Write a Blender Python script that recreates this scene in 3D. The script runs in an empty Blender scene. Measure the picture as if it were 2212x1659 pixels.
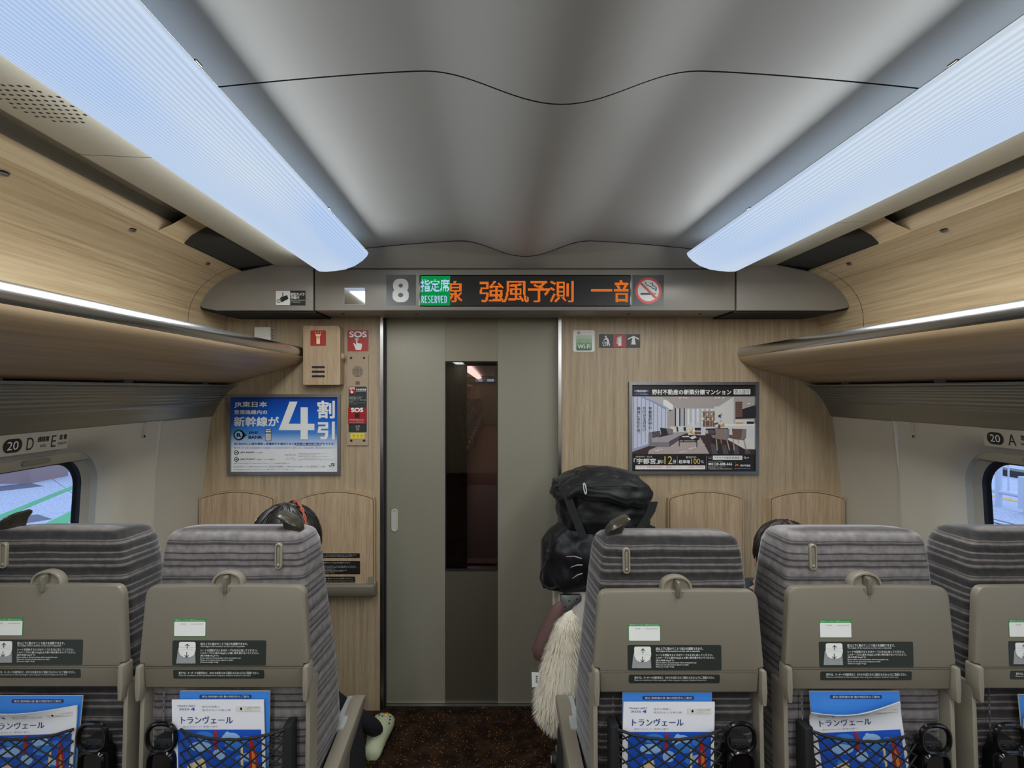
import bpy, bmesh, math, random
from mathutils import Vector, Matrix
from mathutils.bvhtree import BVHTree
random.seed(7)
S = bpy.context.scene
COL = S.collection
# ------------------------------------------------------------------ camera
# The photograph is taken to be 2212 x 1659; the principal point sits at VX, VY.
F, VX, VY, CZ = 1224.0, 1065.0, 842.0, 1.557
cam_d = bpy.data.cameras.new('camera')
cam_d.sensor_width = 36.0
cam_d.lens = F / 2212.0 * 36.0
cam_d.shift_x = (1106.0 - VX) / 2212.0
cam_d.shift_y = (VY - 829.5) / 2212.0
cam_d.clip_start = 0.02
cam = bpy.data.objects.new('camera', cam_d)
cam.location = (0, 0, CZ)
cam.rotation_euler = (math.pi / 2, 0, 0)
COL.objects.link(cam)
S.camera = cam
# ------------------------------------------------------------------ sky, exposure
W = bpy.data.worlds.new('world'); S.world = W
W.use_nodes = True
_bg = W.node_tree.nodes['Background']
_bg.inputs[0].default_value = (0.62, 0.76, 1.0, 1)
_bg.inputs[1].default_value = 1.9
S.view_settings.view_transform = 'Standard'
S.view_settings.look = 'None'
S.view_settings.gamma = 1.0
S.view_settings.use_curve_mapping = False
S.view_settings.exposure = -0.15
LENS_EMIT = 1.05      # brightness of the ribbed diffusers
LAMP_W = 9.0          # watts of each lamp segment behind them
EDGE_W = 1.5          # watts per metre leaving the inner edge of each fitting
# ------------------------------------------------------------------ helpers
CX = 0.14                     # centre line of the car
PI = math.pi
def lin(c):
    r = []
    for v in c[:3]:
        v = v / 255.0
        r.append(v / 12.92 if v <= 0.04045 else ((v + 0.055) / 1.055) ** 2.4)
    return (r[0], r[1], r[2], 1.0)
def P(px, py, d):
    return Vector(((px - VX) / F * d, d, CZ - (py - VY) / F * d))
M = {}
def mat(name, c, rough=0.5, metal=0.0, spec=0.5, sheen=0.0, coat=0.0):
    m = bpy.data.materials.new(name); m.use_nodes = True
    b = m.node_tree.nodes['Principled BSDF']
    b.inputs['Base Color'].default_value = lin(c)
    b.inputs['Roughness'].default_value = rough
    b.inputs['Metallic'].default_value = metal
    b.inputs['Specular IOR Level'].default_value = spec
    b.inputs['Sheen Weight'].default_value = sheen
    b.inputs['Coat Weight'].default_value = coat
    M[name] = m
    return m
def emit(name, c, s):
    m = bpy.data.materials.new(name); m.use_nodes = True
    nt = m.node_tree; nt.nodes.clear()
    e = nt.nodes.new('ShaderNodeEmission'); o = nt.nodes.new('ShaderNodeOutputMaterial')
    e.inputs[0].default_value = lin(c); e.inputs[1].default_value = s
    nt.links.new(e.outputs[0], o.inputs[0]); M[name] = m
    return m
def nodes(m):
    nt = m.node_tree
    return nt, nt.nodes, nt.links, nt.nodes['Principled BSDF']
def ramp(nt, stops, interp='LINEAR'):
    r = nt.nodes.new('ShaderNodeValToRGB'); r.color_ramp.interpolation = interp
    e = r.color_ramp.elements
    while len(e) < len(stops): e.new(0.5)
    for k, (p, c) in enumerate(stops):
        e[k].position = p; e[k].color = lin(c)
    return r
def speckle(m, amount, scale, bump=0.0):
    """slight tone variation and fine relief"""
    nt, N, L, b = nodes(m)
    tc = N.new('ShaderNodeTexCoord'); n = N.new('ShaderNodeTexNoise')
    n.inputs['Scale'].default_value = scale; n.inputs['Detail'].default_value = 5
    L.new(tc.outputs['Object'], n.inputs['Vector'])
    if amount:
        base = b.inputs['Base Color'].default_value[:]
        mx = N.new('ShaderNodeMix'); mx.data_type = 'RGBA'
        mx.inputs[6].default_value = tuple(v * (1 - amount) for v in base[:3]) + (1,)
        mx.inputs[7].default_value = tuple(min(1, v * (1 + amount)) for v in base[:3]) + (1,)
        L.new(n.outputs['Fac'], mx.inputs[0]); L.new(mx.outputs[2], b.inputs['Base Color'])
    if bump:
        bp = N.new('ShaderNodeBump'); bp.inputs['Strength'].default_value = bump
        bp.inputs['Distance'].default_value = 0.002
        L.new(n.outputs['Fac'], bp.inputs['Height']); L.new(bp.outputs[0], b.inputs['Normal'])
    return m
def wood(name, grain, pale, mid, dark, rough=0.45, fine=150.0):
    """oak veneer; grain = scale of the texture along x, y, z (small along the fibre)"""
    m = mat(name, mid, rough); nt, N, L, b = nodes(m)
    tc = N.new('ShaderNodeTexCoord')
    mp = N.new('ShaderNodeMapping'); mp.inputs['Scale'].default_value = [fine * g for g in grain]
    L.new(tc.outputs['Object'], mp.inputs[0])
    n1 = N.new('ShaderNodeTexNoise'); n1.inputs['Scale'].default_value = 1.0
    n1.inputs['Detail'].default_value = 4; n1.inputs['Roughness'].default_value = 0.6
    L.new(mp.outputs[0], n1.inputs['Vector'])
    mp2 = N.new('ShaderNodeMapping'); mp2.inputs['Scale'].default_value = [fine * g * 0.13 for g in grain]
    L.new(tc.outputs['Object'], mp2.inputs[0])
    n2 = N.new('ShaderNodeTexNoise'); n2.inputs['Scale'].default_value = 1.0
    n2.inputs['Detail'].default_value = 3; n2.inputs['Distortion'].default_value = 0.6
    L.new(mp2.outputs[0], n2.inputs['Vector'])
    ad = N.new('ShaderNodeMath'); ad.operation = 'MULTIPLY_ADD'
    ad.inputs[1].default_value = 0.42
    L.new(n2.outputs['Fac'], ad.inputs[0])
    ml = N.new('ShaderNodeMath'); ml.operation = 'MULTIPLY'; ml.inputs[1].default_value = 0.58
    L.new(n1.outputs['Fac'], ml.inputs[0]); L.new(ml.outputs[0], ad.inputs[2])
    r = ramp(nt, [(0.34, dark), (0.5, mid), (0.66, pale)])
    L.new(ad.outputs[0], r.inputs[0]); L.new(r.outputs[0], b.inputs['Base Color'])
    bp = N.new('ShaderNodeBump'); bp.inputs['Strength'].default_value = 0.12
    bp.inputs['Distance'].default_value = 0.001
    L.new(n1.outputs['Fac'], bp.inputs['Height']); L.new(bp.outputs[0], b.inputs['Normal'])
    return m
def rrect(x0, y0, x1, y1, r, n=5):
    pts = []
    for cx, cy, a0 in ((x1 - r, y1 - r, 0), (x0 + r, y1 - r, 90), (x0 + r, y0 + r, 180), (x1 - r, y0 + r, 270)):
        for k in range(n + 1):
            a = math.radians(a0 + 90.0 * k / n)
            pts.append((cx + r * math.cos(a), cy + r * math.sin(a)))
    return pts
def fillet(poly, rad, n=4):
    """round the corners of a 2D polygon; rad is one radius or a list"""
    out = []; N_ = len(poly)
    for i in range(N_):
        r = rad[i] if isinstance(rad, (list, tuple)) else rad
        p0, p1, p2 = Vector(poly[i - 1]), Vector(poly[i]), Vector(poly[(i + 1) % N_])
        if r <= 1e-6:
            out.append(tuple(p1)); continue
        a, b = (p0 - p1), (p2 - p1)
        la, lb = a.length, b.length
        a.normalize(); b.normalize()
        ang = math.acos(max(-1, min(1, a.dot(b))))
        t = min(r / max(1e-6, math.tan(ang / 2)), la * 0.49, lb * 0.49)
        s, e = p1 + a * t, p1 + b * t
        for k in range(n + 1):
            f = k / n
            q = s * (1 - f) ** 2 + p1 * 2 * f * (1 - f) + e * f * f
            out.append(tuple(q))
    return out
def inset(poly, d):
    """move a closed 2D outline inwards by d (either winding)"""
    n = len(poly)
    area = sum(poly[i - 1][0] * poly[i][1] - poly[i][0] * poly[i - 1][1] for i in range(n))
    sg = 1 if area > 0 else -1
    out = []
    for i in range(n):
        p0, p1, p2 = Vector(poly[i - 1]), Vector(poly[i]), Vector(poly[(i + 1) % n])
        a = (p1 - p0); b = (p2 - p1)
        if a.length < 1e-9: a = b
        if b.length < 1e-9: b = a
        a.normalize(); b.normalize()
        na, nb = Vector((-a.y, a.x)) * sg, Vector((-b.y, b.x)) * sg
        nn = na + nb
        if nn.length < 1e-6: nn = na
        nn.normalize()
        k = d / max(0.5, nn.dot(na))
        out.append((p1.x + nn.x * k, p1.y + nn.y * k))
    return out
_glyph = {}
def glyphs(txt, bold=0.0):
    key = (txt, bold)
    if key not in _glyph:
        c = bpy.data.curves.new('text', 'FONT'); c.body = txt; c.resolution_u = 6 if len(txt) < 5 else 2
        o = bpy.data.objects.new('text', c); COL.objects.link(o)
        me = bpy.data.meshes.new_from_object(o.evaluated_get(bpy.context.evaluated_depsgraph_get()))
        vs = [(v.co.x, v.co.y) for v in me.vertices]; fs = [tuple(p.vertices) for p in me.polygons]
        bpy.data.objects.remove(o); bpy.data.curves.remove(c); bpy.data.meshes.remove(me)
        _glyph[key] = (vs, fs)
    return _glyph[key]
class MB:
    def __init__(s): s.v = []; s.f = []; s.m = []; s.mats = []; s.flat = set()
    def mi(s, m):
        if m not in s.mats: s.mats.append(m)
        return s.mats.index(m)
    def face(s, pts, m):
        i = len(s.v); s.v += [tuple(p) for p in pts]
        s.f.append(tuple(range(i, i + len(pts)))); s.m.append(s.mi(m))
    def box(s, x0, x1, y0, y1, z0, z1, m):
        i = len(s.v)
        s.v += [(x, y, z) for z in (z0, z1) for y in (y0, y1) for x in (x0, x1)]
        for q in ((0, 2, 3, 1), (4, 5, 7, 6), (0, 1, 5, 4), (2, 6, 7, 3), (0, 4, 6, 2), (1, 3, 7, 5)):
            s.f.append(tuple(i + k for k in q)); s.m.append(s.mi(m))
    def rings(s, rings, m, closed=True, cap0=False, cap1=False):
        i = len(s.v); n = len(rings[0]); k = s.mi(m)
        for r in rings: s.v += [tuple(p) for p in r]
        for a in range(len(rings) - 1):
            for b in range(n if closed else n - 1):
                c = (b + 1) % n
                s.f.append((i + a * n + b, i + a * n + c, i + (a + 1) * n + c, i + (a + 1) * n + b)); s.m.append(k)
        if cap0: s.flat.add(len(s.f)); s.f.append(tuple(range(i + n - 1, i - 1, -1))); s.m.append(k)
        if cap1:
            j = i + (len(rings) - 1) * n
            s.flat.add(len(s.f)); s.f.append(tuple(range(j, j + n))); s.m.append(k)
    def extr(s, prof, y0, y1, m, closed=False):
        """profile of (x, z) pushed along y"""
        s.rings([[(x, y0, z) for x, z in prof], [(x, y1, z) for x, z in prof]], m, closed, closed, closed)
    def prism(s, poly, fn, h0, h1, m, bevel=0.0, fan=False):
        """outline -> solid; fn(x, y, h) gives 3D; the h1 side gets the bevel"""
        rr = [[fn(x, y, h0) for x, y in poly]]
        if bevel:
            for t in (0.0, 0.5, 1.0):
                q = inset(poly, bevel * (1 - math.cos(t * PI / 2)))
                h = h1 - math.copysign(bevel, h1 - h0) * (1 - math.sin(t * PI / 2))
                rr.append([fn(x, y, h) for x, y in q])
        else: rr.append([fn(x, y, h1) for x, y in poly])
        if fan:
            c = sum((Vector(p) for p in rr[-1]), Vector()) / len(poly); f0 = len(s.f) + (len(rr) - 1) * len(poly); rr.append([c] * len(poly)); s.flat |= set(range(f0, f0 + len(poly)))
        s.rings(rr, m, True, True, not fan)
    def tube(s, path, r, m, n=6, closed=False, caps=True):
        path = [Vector(p) for p in path]; rr = []; N_ = len(path)
        up = Vector((0, 0, 1)); pa = None
        for i, p in enumerate(path):
            if closed: t = path[(i + 1) % N_] - path[i - 1]
            else: t = path[min(i + 1, N_ - 1)] - path[max(i - 1, 0)]
            t.normalize()
            if pa is None:
                a = t.cross(up if abs(t.z) < 0.9 else Vector((1, 0, 0)))
            else:
                a = pa - t * pa.dot(t)
            a.normalize(); pa = a; b = t.cross(a)
            ri = r[i] if isinstance(r, (list, tuple)) else r
            rr.append([p + (a * math.cos(2 * PI * k / n) + b * math.sin(2 * PI * k / n)) * ri for k in range(n)])
        if closed: rr.append(rr[0])
        s.rings(rr, m, True, caps and not closed, caps and not closed)
    def ball(s, c, r, m, nu=12, nv=8):
        rx, ry, rz = r if isinstance(r, (list, tuple)) else (r, r, r)
        rr = []
        for j in range(nv + 1):
            a = PI * (j + 0.02) / (nv + 0.04)
            rr.append([(c[0] + rx * math.sin(a) * math.cos(2 * PI * k / nu), c[1] + ry * math.sin(a) * math.sin(2 * PI * k / nu), c[2] - rz * math.cos(a)) for k in range(nu)])
        s.rings(rr, m, True, True, True)
    def mesh(s, name, sharp=35):
        me = bpy.data.meshes.new(name)
        me.from_pydata(s.v, [], s.f)
        for k in s.mats: me.materials.append(M[k])
        me.polygons.foreach_set('material_index', s.m)
        bm = bmesh.new(); bm.from_mesh(me)
        bm.faces.ensure_lookup_table()
        for i, f in enumerate(bm.faces): f.smooth = bool(sharp) and i not in s.flat
        bmesh.ops.remove_doubles(bm, verts=bm.verts, dist=1e-5) if sharp else None
        bmesh.ops.recalc_face_normals(bm, faces=bm.faces) if sharp else None
        bm.to_mesh(me); bm.free()
        if sharp:
            me.set_sharp_from_angle(angle=math.radians(sharp))
        me.update()
        return me
    def build(s, name, parent=None, sharp=35, **kw):
        return link(name, s.mesh(name, sharp), parent, **kw)
def tag(o, label=None, cat=None, group=None, kind=None):
    if label: o['label'] = label
    if cat: o['category'] = cat
    if group: o['group'] = group
    if kind: o['kind'] = kind
    return o
def link(name, me, parent=None, local=False, **kw):
    o = bpy.data.objects.new(name, me); COL.objects.link(o)
    if parent is not None:
        o.parent = parent
        if not local:
            q = parent; t = Matrix.Identity(4)
            while q is not None:
                t = q.matrix_basis @ t if q.parent is None else q.matrix_parent_inverse @ q.matrix_basis @ t
                q = q.parent
            o.matrix_parent_inverse = t.inverted()
    return tag(o, **kw)
def empty(name, loc, rz=0.0, **kw):
    o = bpy.data.objects.new(name, None); COL.objects.link(o)
    o.location = loc; o.rotation_euler = (0, 0, rz); o.empty_display_size = 0.1
    return tag(o, **kw)
class Sheet:
    """flat print: 2D shapes in layers on a surface; fn(x, y, layer) -> 3D"""
    def __init__(s, mb, fn): s.mb = mb; s.fn = fn
    def poly(s, pts, m, l=1): s.mb.face([s.fn(x, y, l) for x, y in pts], m)
    def rect(s, x0, y0, x1, y1, m, l=1, r=0):
        s.poly(rrect(x0, y0, x1, y1, r) if r else [(x0, y0), (x1, y0), (x1, y1), (x0, y1)], m, l)
    def disc(s, cx, cy, rx, m, l=1, ry=None, n=28):
        ry = rx if ry is None else ry
        s.poly([(cx + rx * math.cos(2 * PI * k / n), cy + ry * math.sin(2 * PI * k / n)) for k in range(n)], m, l)
    def ring(s, cx, cy, r0, r1, m, l=1, n=36, a0=0, a1=360):
        A = [math.radians(a0 + (a1 - a0) * k / n) for k in range(n + 1)]
        s.mb.rings([[s.fn(cx + r * math.cos(a), cy + r * math.sin(a), l) for a in A] for r in (r0, r1)], m, False)
    def line(s, pts, w, m, l=1):
        for (x0, y0), (x1, y1) in zip(pts[:-1], pts[1:]):
            d = Vector((x1 - x0, y1 - y0)); d.normalize(); nx, ny = -d.y * w / 2, d.x * w / 2
            s.poly([(x0 + nx, y0 + ny), (x1 + nx, y1 + ny), (x1 - nx, y1 - ny), (x0 - nx, y0 - ny)], m, l)
    def text(s, t, x0, y0, x1, y1, m, l=2, bold=0.0, shear=0.0):
        """ink of the text fitted to the box; y1 is the bottom (pixel rows grow downwards)"""
        vs, fs = glyphs(t)
        if not vs: return
        ax = min(v[0] for v in vs); bx = max(v[0] for v in vs); ay = min(v[1] for v in vs); by = max(v[1] for v in vs)
        sx = (x1 - x0) / max(1e-6, bx - ax); sy = (y1 - y0) / max(1e-6, by - ay)
        k = s.mb.mi(m); b = bold
        # heavier weights: the strokes are printed again, shifted by the extra weight
        sh_ = [(0, 0)] if b < 0.011 else ([(-b, 0), (b, 0)] if b < 0.018 else [(-b, -b), (b, -b), (-b, b), (b, b), (0, 0)])
        for n_, (ox, oy) in enumerate(sh_):
            i = len(s.mb.v)
            s.mb.v += [tuple(s.fn(x0 + (x + ox - ax + shear * (y - ay)) * sx, y1 - (y + oy - ay) * sy, l + 0.15 * n_)) for x, y in vs]
            for f in fs: s.mb.f.append(tuple(i + q for q in f)); s.mb.m.append(k)
    def column(s, t, x0, y0, x1, y1, m, l=2, bold=0.0):
        h = (y1 - y0) / len(t)
        for k, ch in enumerate(t):
            if ch in '。、':
                s.text(ch, x0 + (x1 - x0) * .7, y0 + h * (k + .05), x1 + (x1 - x0) * .05, y0 + h * (k + .3), m, l, bold)
            else: s.text(ch, x0, y0 + h * (k + .06), x1, y0 + h * (k + .94), m, l, bold)
def wallfn(d, crop=None, eps=0.0005):
    """photo pixels (or pixels of a zoomed crop x0, y0, scale) -> points on the plane y = d facing the camera"""
    def fn(x, y, l):
        if crop: x, y = crop[0] + x / crop[2], crop[1] + y / crop[2]
        p = P(x, y, d); p.y -= l * eps
        return p
    return fn
def screw(mb, c, r, m, depth=0.003):
    mb.rings([[(c[0] + q * math.cos(2 * PI * k / 12), c[1] - h, c[2] + q * math.sin(2 * PI * k / 12)) for k in range(12)] for q, h in ((r, 0), (r, depth), (r * .7, depth * 1.3))], m, True, True, True)
# ------------------------------------------------------------------ materials
speckle(mat('ceiling', (198, 200, 198), 0.46), 0.03, 6.0)
mat('ceiling_gap', (40, 40, 42), 0.6)
speckle(mat('strip_white', (196, 192, 176), 0.5), 0.03, 5.0)
mat('cavity_dark', (120, 118, 108), 0.25)
mat('dark_vent', (48, 49, 47), 0.5)
wood('oak_wall', (1.0, 1.0, 0.02), (187, 168, 138), (168, 148, 118), (143, 123, 96), 0.42, 420)
wood('oak_bin', (1.0, 0.02, 1.0), (218, 196, 160), (202, 177, 138), (172, 146, 110), 0.42, 110)
wood('oak_rack', (0.6, 0.02, 0.6), (204, 180, 146), (186, 160, 124), (156, 130, 98), 0.4, 60)
wood('oak_table', (1.0, 1.0, 0.03), (196, 173, 142), (180, 154, 122), (154, 129, 100), 0.4, 400)
wood('oak_dark', (1.0, 1.0, 0.02), (187, 168, 138), (168, 148, 118), (143, 123, 96), 0.35, 120)
mat('oak_edge', (176, 152, 118), 0.45)
speckle(mat('header', (140, 135, 126), 0.38, 0.15), 0.04, 12.0, 0.05)
mat('header_cove', (104, 102, 98), 0.45, 0.1)
mat('header_shade', (50, 48, 45), 0.5)  # shade under the header put into the colour; used on the lintels
mat('seam', (14, 14, 14), 0.7)
mat('steel', (190, 190, 188), 0.22, 1.0)
mat('steel_dull', (150, 150, 148), 0.38, 1.0)
mat('grille', (142, 143, 138), 0.3, 0.75)
speckle(mat('cream', (186, 179, 163), 0.45), 0.02, 8.0)
mat('cream_frame', (160, 154, 138), 0.4)
mat('gasket', (18, 24, 34), 0.5)
speckle(mat('door_metal', (142, 138, 121), 0.42, 0.3), 0.03, 25.0, 0.04)
speckle(mat('door_mid', (134, 128, 108), 0.42, 0.3), 0.05, 90.0, 0.06)
mat('door_low', (88, 83, 70), 0.35, 0.4)
mat('black', (12, 12, 12), 0.5)
mat('black_gloss', (10, 11, 12), 0.15)
mat('floor_dark', (20, 17, 15), 0.55)
mat('pull_rim', (182, 180, 170), 0.4)
mat('tray', (118, 111, 96), 0.4)
mat('tray_lite', (134, 127, 111), 0.36)
mat('tray_dark', (88, 82, 70), 0.4)
mat('handle_dark', (60, 57, 47), 0.25, 0.2)
mat('handle_top', (120, 116, 100), 0.2, 0.3)
mat('label_dark', (38, 45, 40), 0.4)
mat('label_black', (28, 29, 26), 0.4)
mat('white', (232, 232, 226), 0.45)
mat('offwhite', (214, 212, 204), 0.5)
mat('grey', (150, 152, 152), 0.5)
mat('grey_lite', (190, 190, 190), 0.5)
mat('green_label', (50, 140, 70), 0.5)
mat('red_sign', (168, 38, 30), 0.4)
mat('red_deep', (160, 20, 28), 0.35)
mat('red_ring', (216, 60, 44), 0.4)
mat('flash_cream', (240, 222, 172), 0.5)
mat('plate_beige', (170, 148, 122), 0.45)
mat('box_white', (214, 210, 198), 0.5)
mat('yellow', (232, 206, 40), 0.5)
mat('plate_grey', (84, 86, 82), 0.4)
mat('plate_charcoal', (62, 64, 62), 0.4)
mat('poster_white', (226, 226, 224), 0.4)
mat('poster_ink', (24, 30, 34), 0.5)
mat('poster_navy', (30, 50, 140), 0.5)
mat('poster_sky', (110, 130, 190), 0.5)
mat('poster_green', (24, 74, 44), 0.4)
mat('poster_black', (36, 33, 32), 0.35)
mat('gold', (222, 198, 96), 0.4)
mat('ad_red', (205, 60, 56), 0.5)
mat('ad_blue', (30, 46, 110), 0.4)
mat('ad_orange', (232, 120, 30), 0.5)
mat('ad_violet', (60, 40, 110), 0.5)
mat('ad_pale', (206, 206, 212), 0.5)
mat('ad_wall', (186, 180, 178), 0.5)
mat('ad_ceiling', (172, 162, 156), 0.5)
mat('ad_curtain', (200, 204, 220), 0.5)
mat('ad_curtain_fold', (150, 160, 192), 0.5)
mat('ad_floor', (62, 44, 40), 0.5)
mat('ad_sofa', (128, 120, 124), 0.5)
mat('ad_sofa_lite', (164, 156, 160), 0.5)
mat('ad_sofa_dark', (84, 78, 84), 0.5)
mat('ad_chair', (138, 120, 114), 0.5)
mat('ad_leg', (176, 150, 130), 0.5)
mat('ad_table', (40, 36, 44), 0.5)
mat('ad_brown', (110, 84, 72), 0.5)
speckle(mat('ad_rug', (176, 162, 156), 0.6), 0.25, 260.0)
mat('ad_flower', (230, 150, 60), 0.5)
mat('mag_white', (226, 226, 230), 0.4)
mat('mag_blue', (58, 128, 210), 0.35)
mat('mag_deep', (28, 84, 190), 0.35)
mat('mag_cloud', (150, 190, 236), 0.4)
mat('mag_navy', (24, 52, 110), 0.5)
mat('mag_cream', (222, 200, 150), 0.5)
mat('mag_red', (170, 36, 34), 0.5)
mat('mag_orange', (226, 130, 50), 0.5)
mat('mag_dark', (40, 30, 40), 0.5)
mat('mag_page', (200, 198, 190), 0.7)
mat('net', (16, 16, 17), 0.7)
mat('rubber', (22, 22, 23), 0.6)
speckle(mat('nylon_black', (15, 16, 14), 0.55, 0, 0.35, 0.05), 0.15, 22.0, 0.6)
speckle(mat('nylon_navy', (14, 15, 19), 0.5, 0, 0.35, 0.05), 0.15, 22.0, 0.6)
mat('strap', (20, 21, 19), 0.8)
mat('case_white', (226, 216, 204), 0.3)
mat('alu', (176, 178, 180), 0.35, 0.9)
speckle(mat('fur', (214, 205, 184), 0.95, 0, 0.2, 0.6), 0.10, 40.0)
mat('mauve', (92, 66, 62), 0.85)
mat('hair', (18, 15, 13), 0.42)
mat('hair_brown', (34, 22, 16), 0.45)
mat('skin', (196, 148, 122), 0.55)
mat('jacket', (46, 48, 54), 0.85)
mat('trousers', (14, 15, 20), 0.9)
mat('clog', (190, 196, 160), 0.55)
mat('orange_band', (138, 62, 34), 0.7)
mat('lip', (150, 80, 74), 0.6)
mat('eye_white', (225, 225, 222), 0.3)
mat('badge_yellow', (220, 180, 60), 0.4)
mat('pad_grey', (150, 152, 148), 0.5)
mat('mirror', (200, 200, 198), 0.05, 1.0)
emit('led_orange', (255, 128, 44), 0.95)
emit('led_orange_dim', (250, 110, 30), 0.9)
emit('led_green', (0, 172, 84), 0.9)
emit('led_white', (190, 214, 255), 1.15)
emit('led_cyan', (120, 190, 235), 1.6)
mat('led_board', (26, 26, 23), 0.45)
speckle(mat('platform_wall', (150, 130, 134), 0.7), 0.06, 8)
mat('rail_white', (196, 204, 226), 0.5)
mat('line_green', (80, 170, 120), 0.6)
mat('line_orange', (210, 160, 90), 0.6)
mat('line_pale', (188, 200, 226), 0.6)
mat('stone_dark', (90, 98, 120), 0.6)
mat('kerb', (84, 88, 110), 0.7)
# lamp diffuser: bluish white, a little warmer towards the car end, rib shading painted into the glow
def _lens():
    m = emit('lens', (197, 216, 243), LENS_EMIT); nt = m.node_tree; N, L = nt.nodes, nt.links
    e = [n for n in N if n.type == 'EMISSION'][0]
    tc = N.new('ShaderNodeTexCoord'); mp = N.new('ShaderNodeMapping')
    mp.inputs['Scale'].default_value = (3.0, 0.55, 3.0); L.new(tc.outputs['Object'], mp.inputs[0])
    n = N.new('ShaderNodeTexNoise'); n.inputs['Scale'].default_value = 1.6; n.inputs['Detail'].default_value = 1
    L.new(mp.outputs[0], n.inputs['Vector'])
    r = ramp(nt, [(0.35, (184, 208, 243)), (0.65, (214, 226, 238))])
    L.new(n.outputs['Fac'], r.inputs[0]); L.new(r.outputs[0], e.inputs[0])
_lens()
emit('lens_far', (255, 222, 218), 3.5)
# carpet: dark brown with small orange flecks
def _carpet():
    m = mat('carpet', (34, 24, 16), 0.95, 0, 0.1); nt, N, L, b = nodes(m)
    tc = N.new('ShaderNodeTexCoord')
    v = N.new('ShaderNodeTexVoronoi'); v.inputs['Scale'].default_value = 115.0
    L.new(tc.outputs['Object'], v.inputs['Vector'])
    sp = N.new('ShaderNodeSeparateColor'); L.new(v.outputs['Color'], sp.inputs[0])
    th = N.new('ShaderNodeMath'); th.operation = 'MULTIPLY'; th.inputs[1].default_value = 0.42
    L.new(sp.outputs[0], th.inputs[0])
    ls = N.new('ShaderNodeMath'); ls.operation = 'LESS_THAN'
    L.new(v.outputs['Distance'], ls.inputs[0])
    sb = N.new('ShaderNodeMath'); sb.operation = 'SUBTRACT'; sb.inputs[1].default_value = 0.13
    L.new(th.outputs[0], sb.inputs[0]); L.new(sb.outputs[0], ls.inputs[1])
    n = N.new('ShaderNodeTexNoise'); n.inputs['Scale'].default_value = 14; L.new(tc.outputs['Object'], n.inputs['Vector'])
    r = ramp(nt, [(0.4, (30, 20, 14)), (0.62, (52, 36, 24))]); L.new(n.outputs['Fac'], r.inputs[0])
    mx = N.new('ShaderNodeMix'); mx.data_type = 'RGBA'
    L.new(ls.outputs[0], mx.inputs[0]); L.new(r.outputs[0], mx.inputs[6]); mx.inputs[7].default_value = lin((186, 122, 50))
    L.new(mx.outputs[2], b.inputs['Base Color'])
    n2 = N.new('ShaderNodeTexNoise'); n2.inputs['Scale'].default_value = 400; L.new(tc.outputs['Object'], n2.inputs['Vector'])
    bp = N.new('ShaderNodeBump'); bp.inputs['Strength'].default_value = 0.5; bp.inputs['Distance'].default_value = 0.004
    L.new(n2.outputs['Fac'], bp.inputs['Height']); L.new(bp.outputs[0], b.inputs['Normal'])
_carpet()
# moquette: horizontal lines woven across the seat
def moquette(name, base, line, line2):
    m = mat(name, base, 0.9, 0, 0.15, 0.35); nt, N, L, b = nodes(m)
    b.inputs['Sheen Roughness'].default_value = 0.4
    tc = N.new('ShaderNodeTexCoord'); sx = N.new('ShaderNodeSeparateXYZ'); L.new(tc.outputs['Object'], sx.inputs[0])
    n = N.new('ShaderNodeTexNoise'); n.inputs['Scale'].default_value = 9; n.inputs['Detail'].default_value = 2
    L.new(tc.outputs['Object'], n.inputs['Vector'])
    a = N.new('ShaderNodeMath'); a.operation = 'MULTIPLY_ADD'; a.inputs[1].default_value = 0.008
    L.new(n.outputs['Fac'], a.inputs[0]); L.new(sx.outputs[2], a.inputs[2])
    d = N.new('ShaderNodeMath'); d.operation = 'DIVIDE'; d.inputs[1].default_value = 0.092
    L.new(a.outputs[0], d.inputs[0])
    fr = N.new('ShaderNodeMath'); fr.operation = 'FRACT'; L.new(d.outputs[0], fr.inputs[0])
    B, A_, C_ = base, line, line2
    r = ramp(nt, [(0.05, B), (0.07, A_), (0.11, A_), (0.13, B), (0.25, B), (0.27, A_), (0.29, A_), (0.31, B), (0.34, C_), (0.44, C_), (0.46, B), (0.50, B), (0.52, A_), (0.57, A_), (0.59, B), (0.63, A_), (0.65, B), (0.78, C_), (0.84, C_), (0.86, B), (0.91, A_), (0.94, A_), (0.96, B)])
    L.new(fr.outputs[0], r.inputs[0])
    n2 = N.new('ShaderNodeTexNoise'); n2.inputs['Scale'].default_value = 55; n2.inputs['Detail'].default_value = 6
    L.new(tc.outputs['Object'], n2.inputs['Vector'])
    r2 = ramp(nt, [(0.3, (205, 205, 205)), (0.7, (255, 255, 255))]); L.new(n2.outputs['Fac'], r2.inputs[0])
    mx = N.new('ShaderNodeMix'); mx.data_type = 'RGBA'; mx.blend_type = 'MULTIPLY'; mx.inputs[0].default_value = 1.0
    L.new(r.outputs[0], mx.inputs[6]); L.new(r2.outputs[0], mx.inputs[7]); L.new(mx.outputs[2], b.inputs['Base Color'])
    n3 = N.new('ShaderNodeTexNoise'); n3.inputs['Scale'].default_value = 600; L.new(tc.outputs['Object'], n3.inputs['Vector'])
    bp = N.new('ShaderNodeBump'); bp.inputs['Strength'].default_value = 0.25; bp.inputs['Distance'].default_value = 0.002
    L.new(n3.outputs['Fac'], bp.inputs['Height']); L.new(bp.outputs[0], b.inputs['Normal'])
moquette('moquette_dark', (66, 63, 63), (122, 115, 110), (52, 50, 50))
moquette('moquette_lite', (122, 116, 115), (74, 70, 70), (136, 130, 127))
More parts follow.
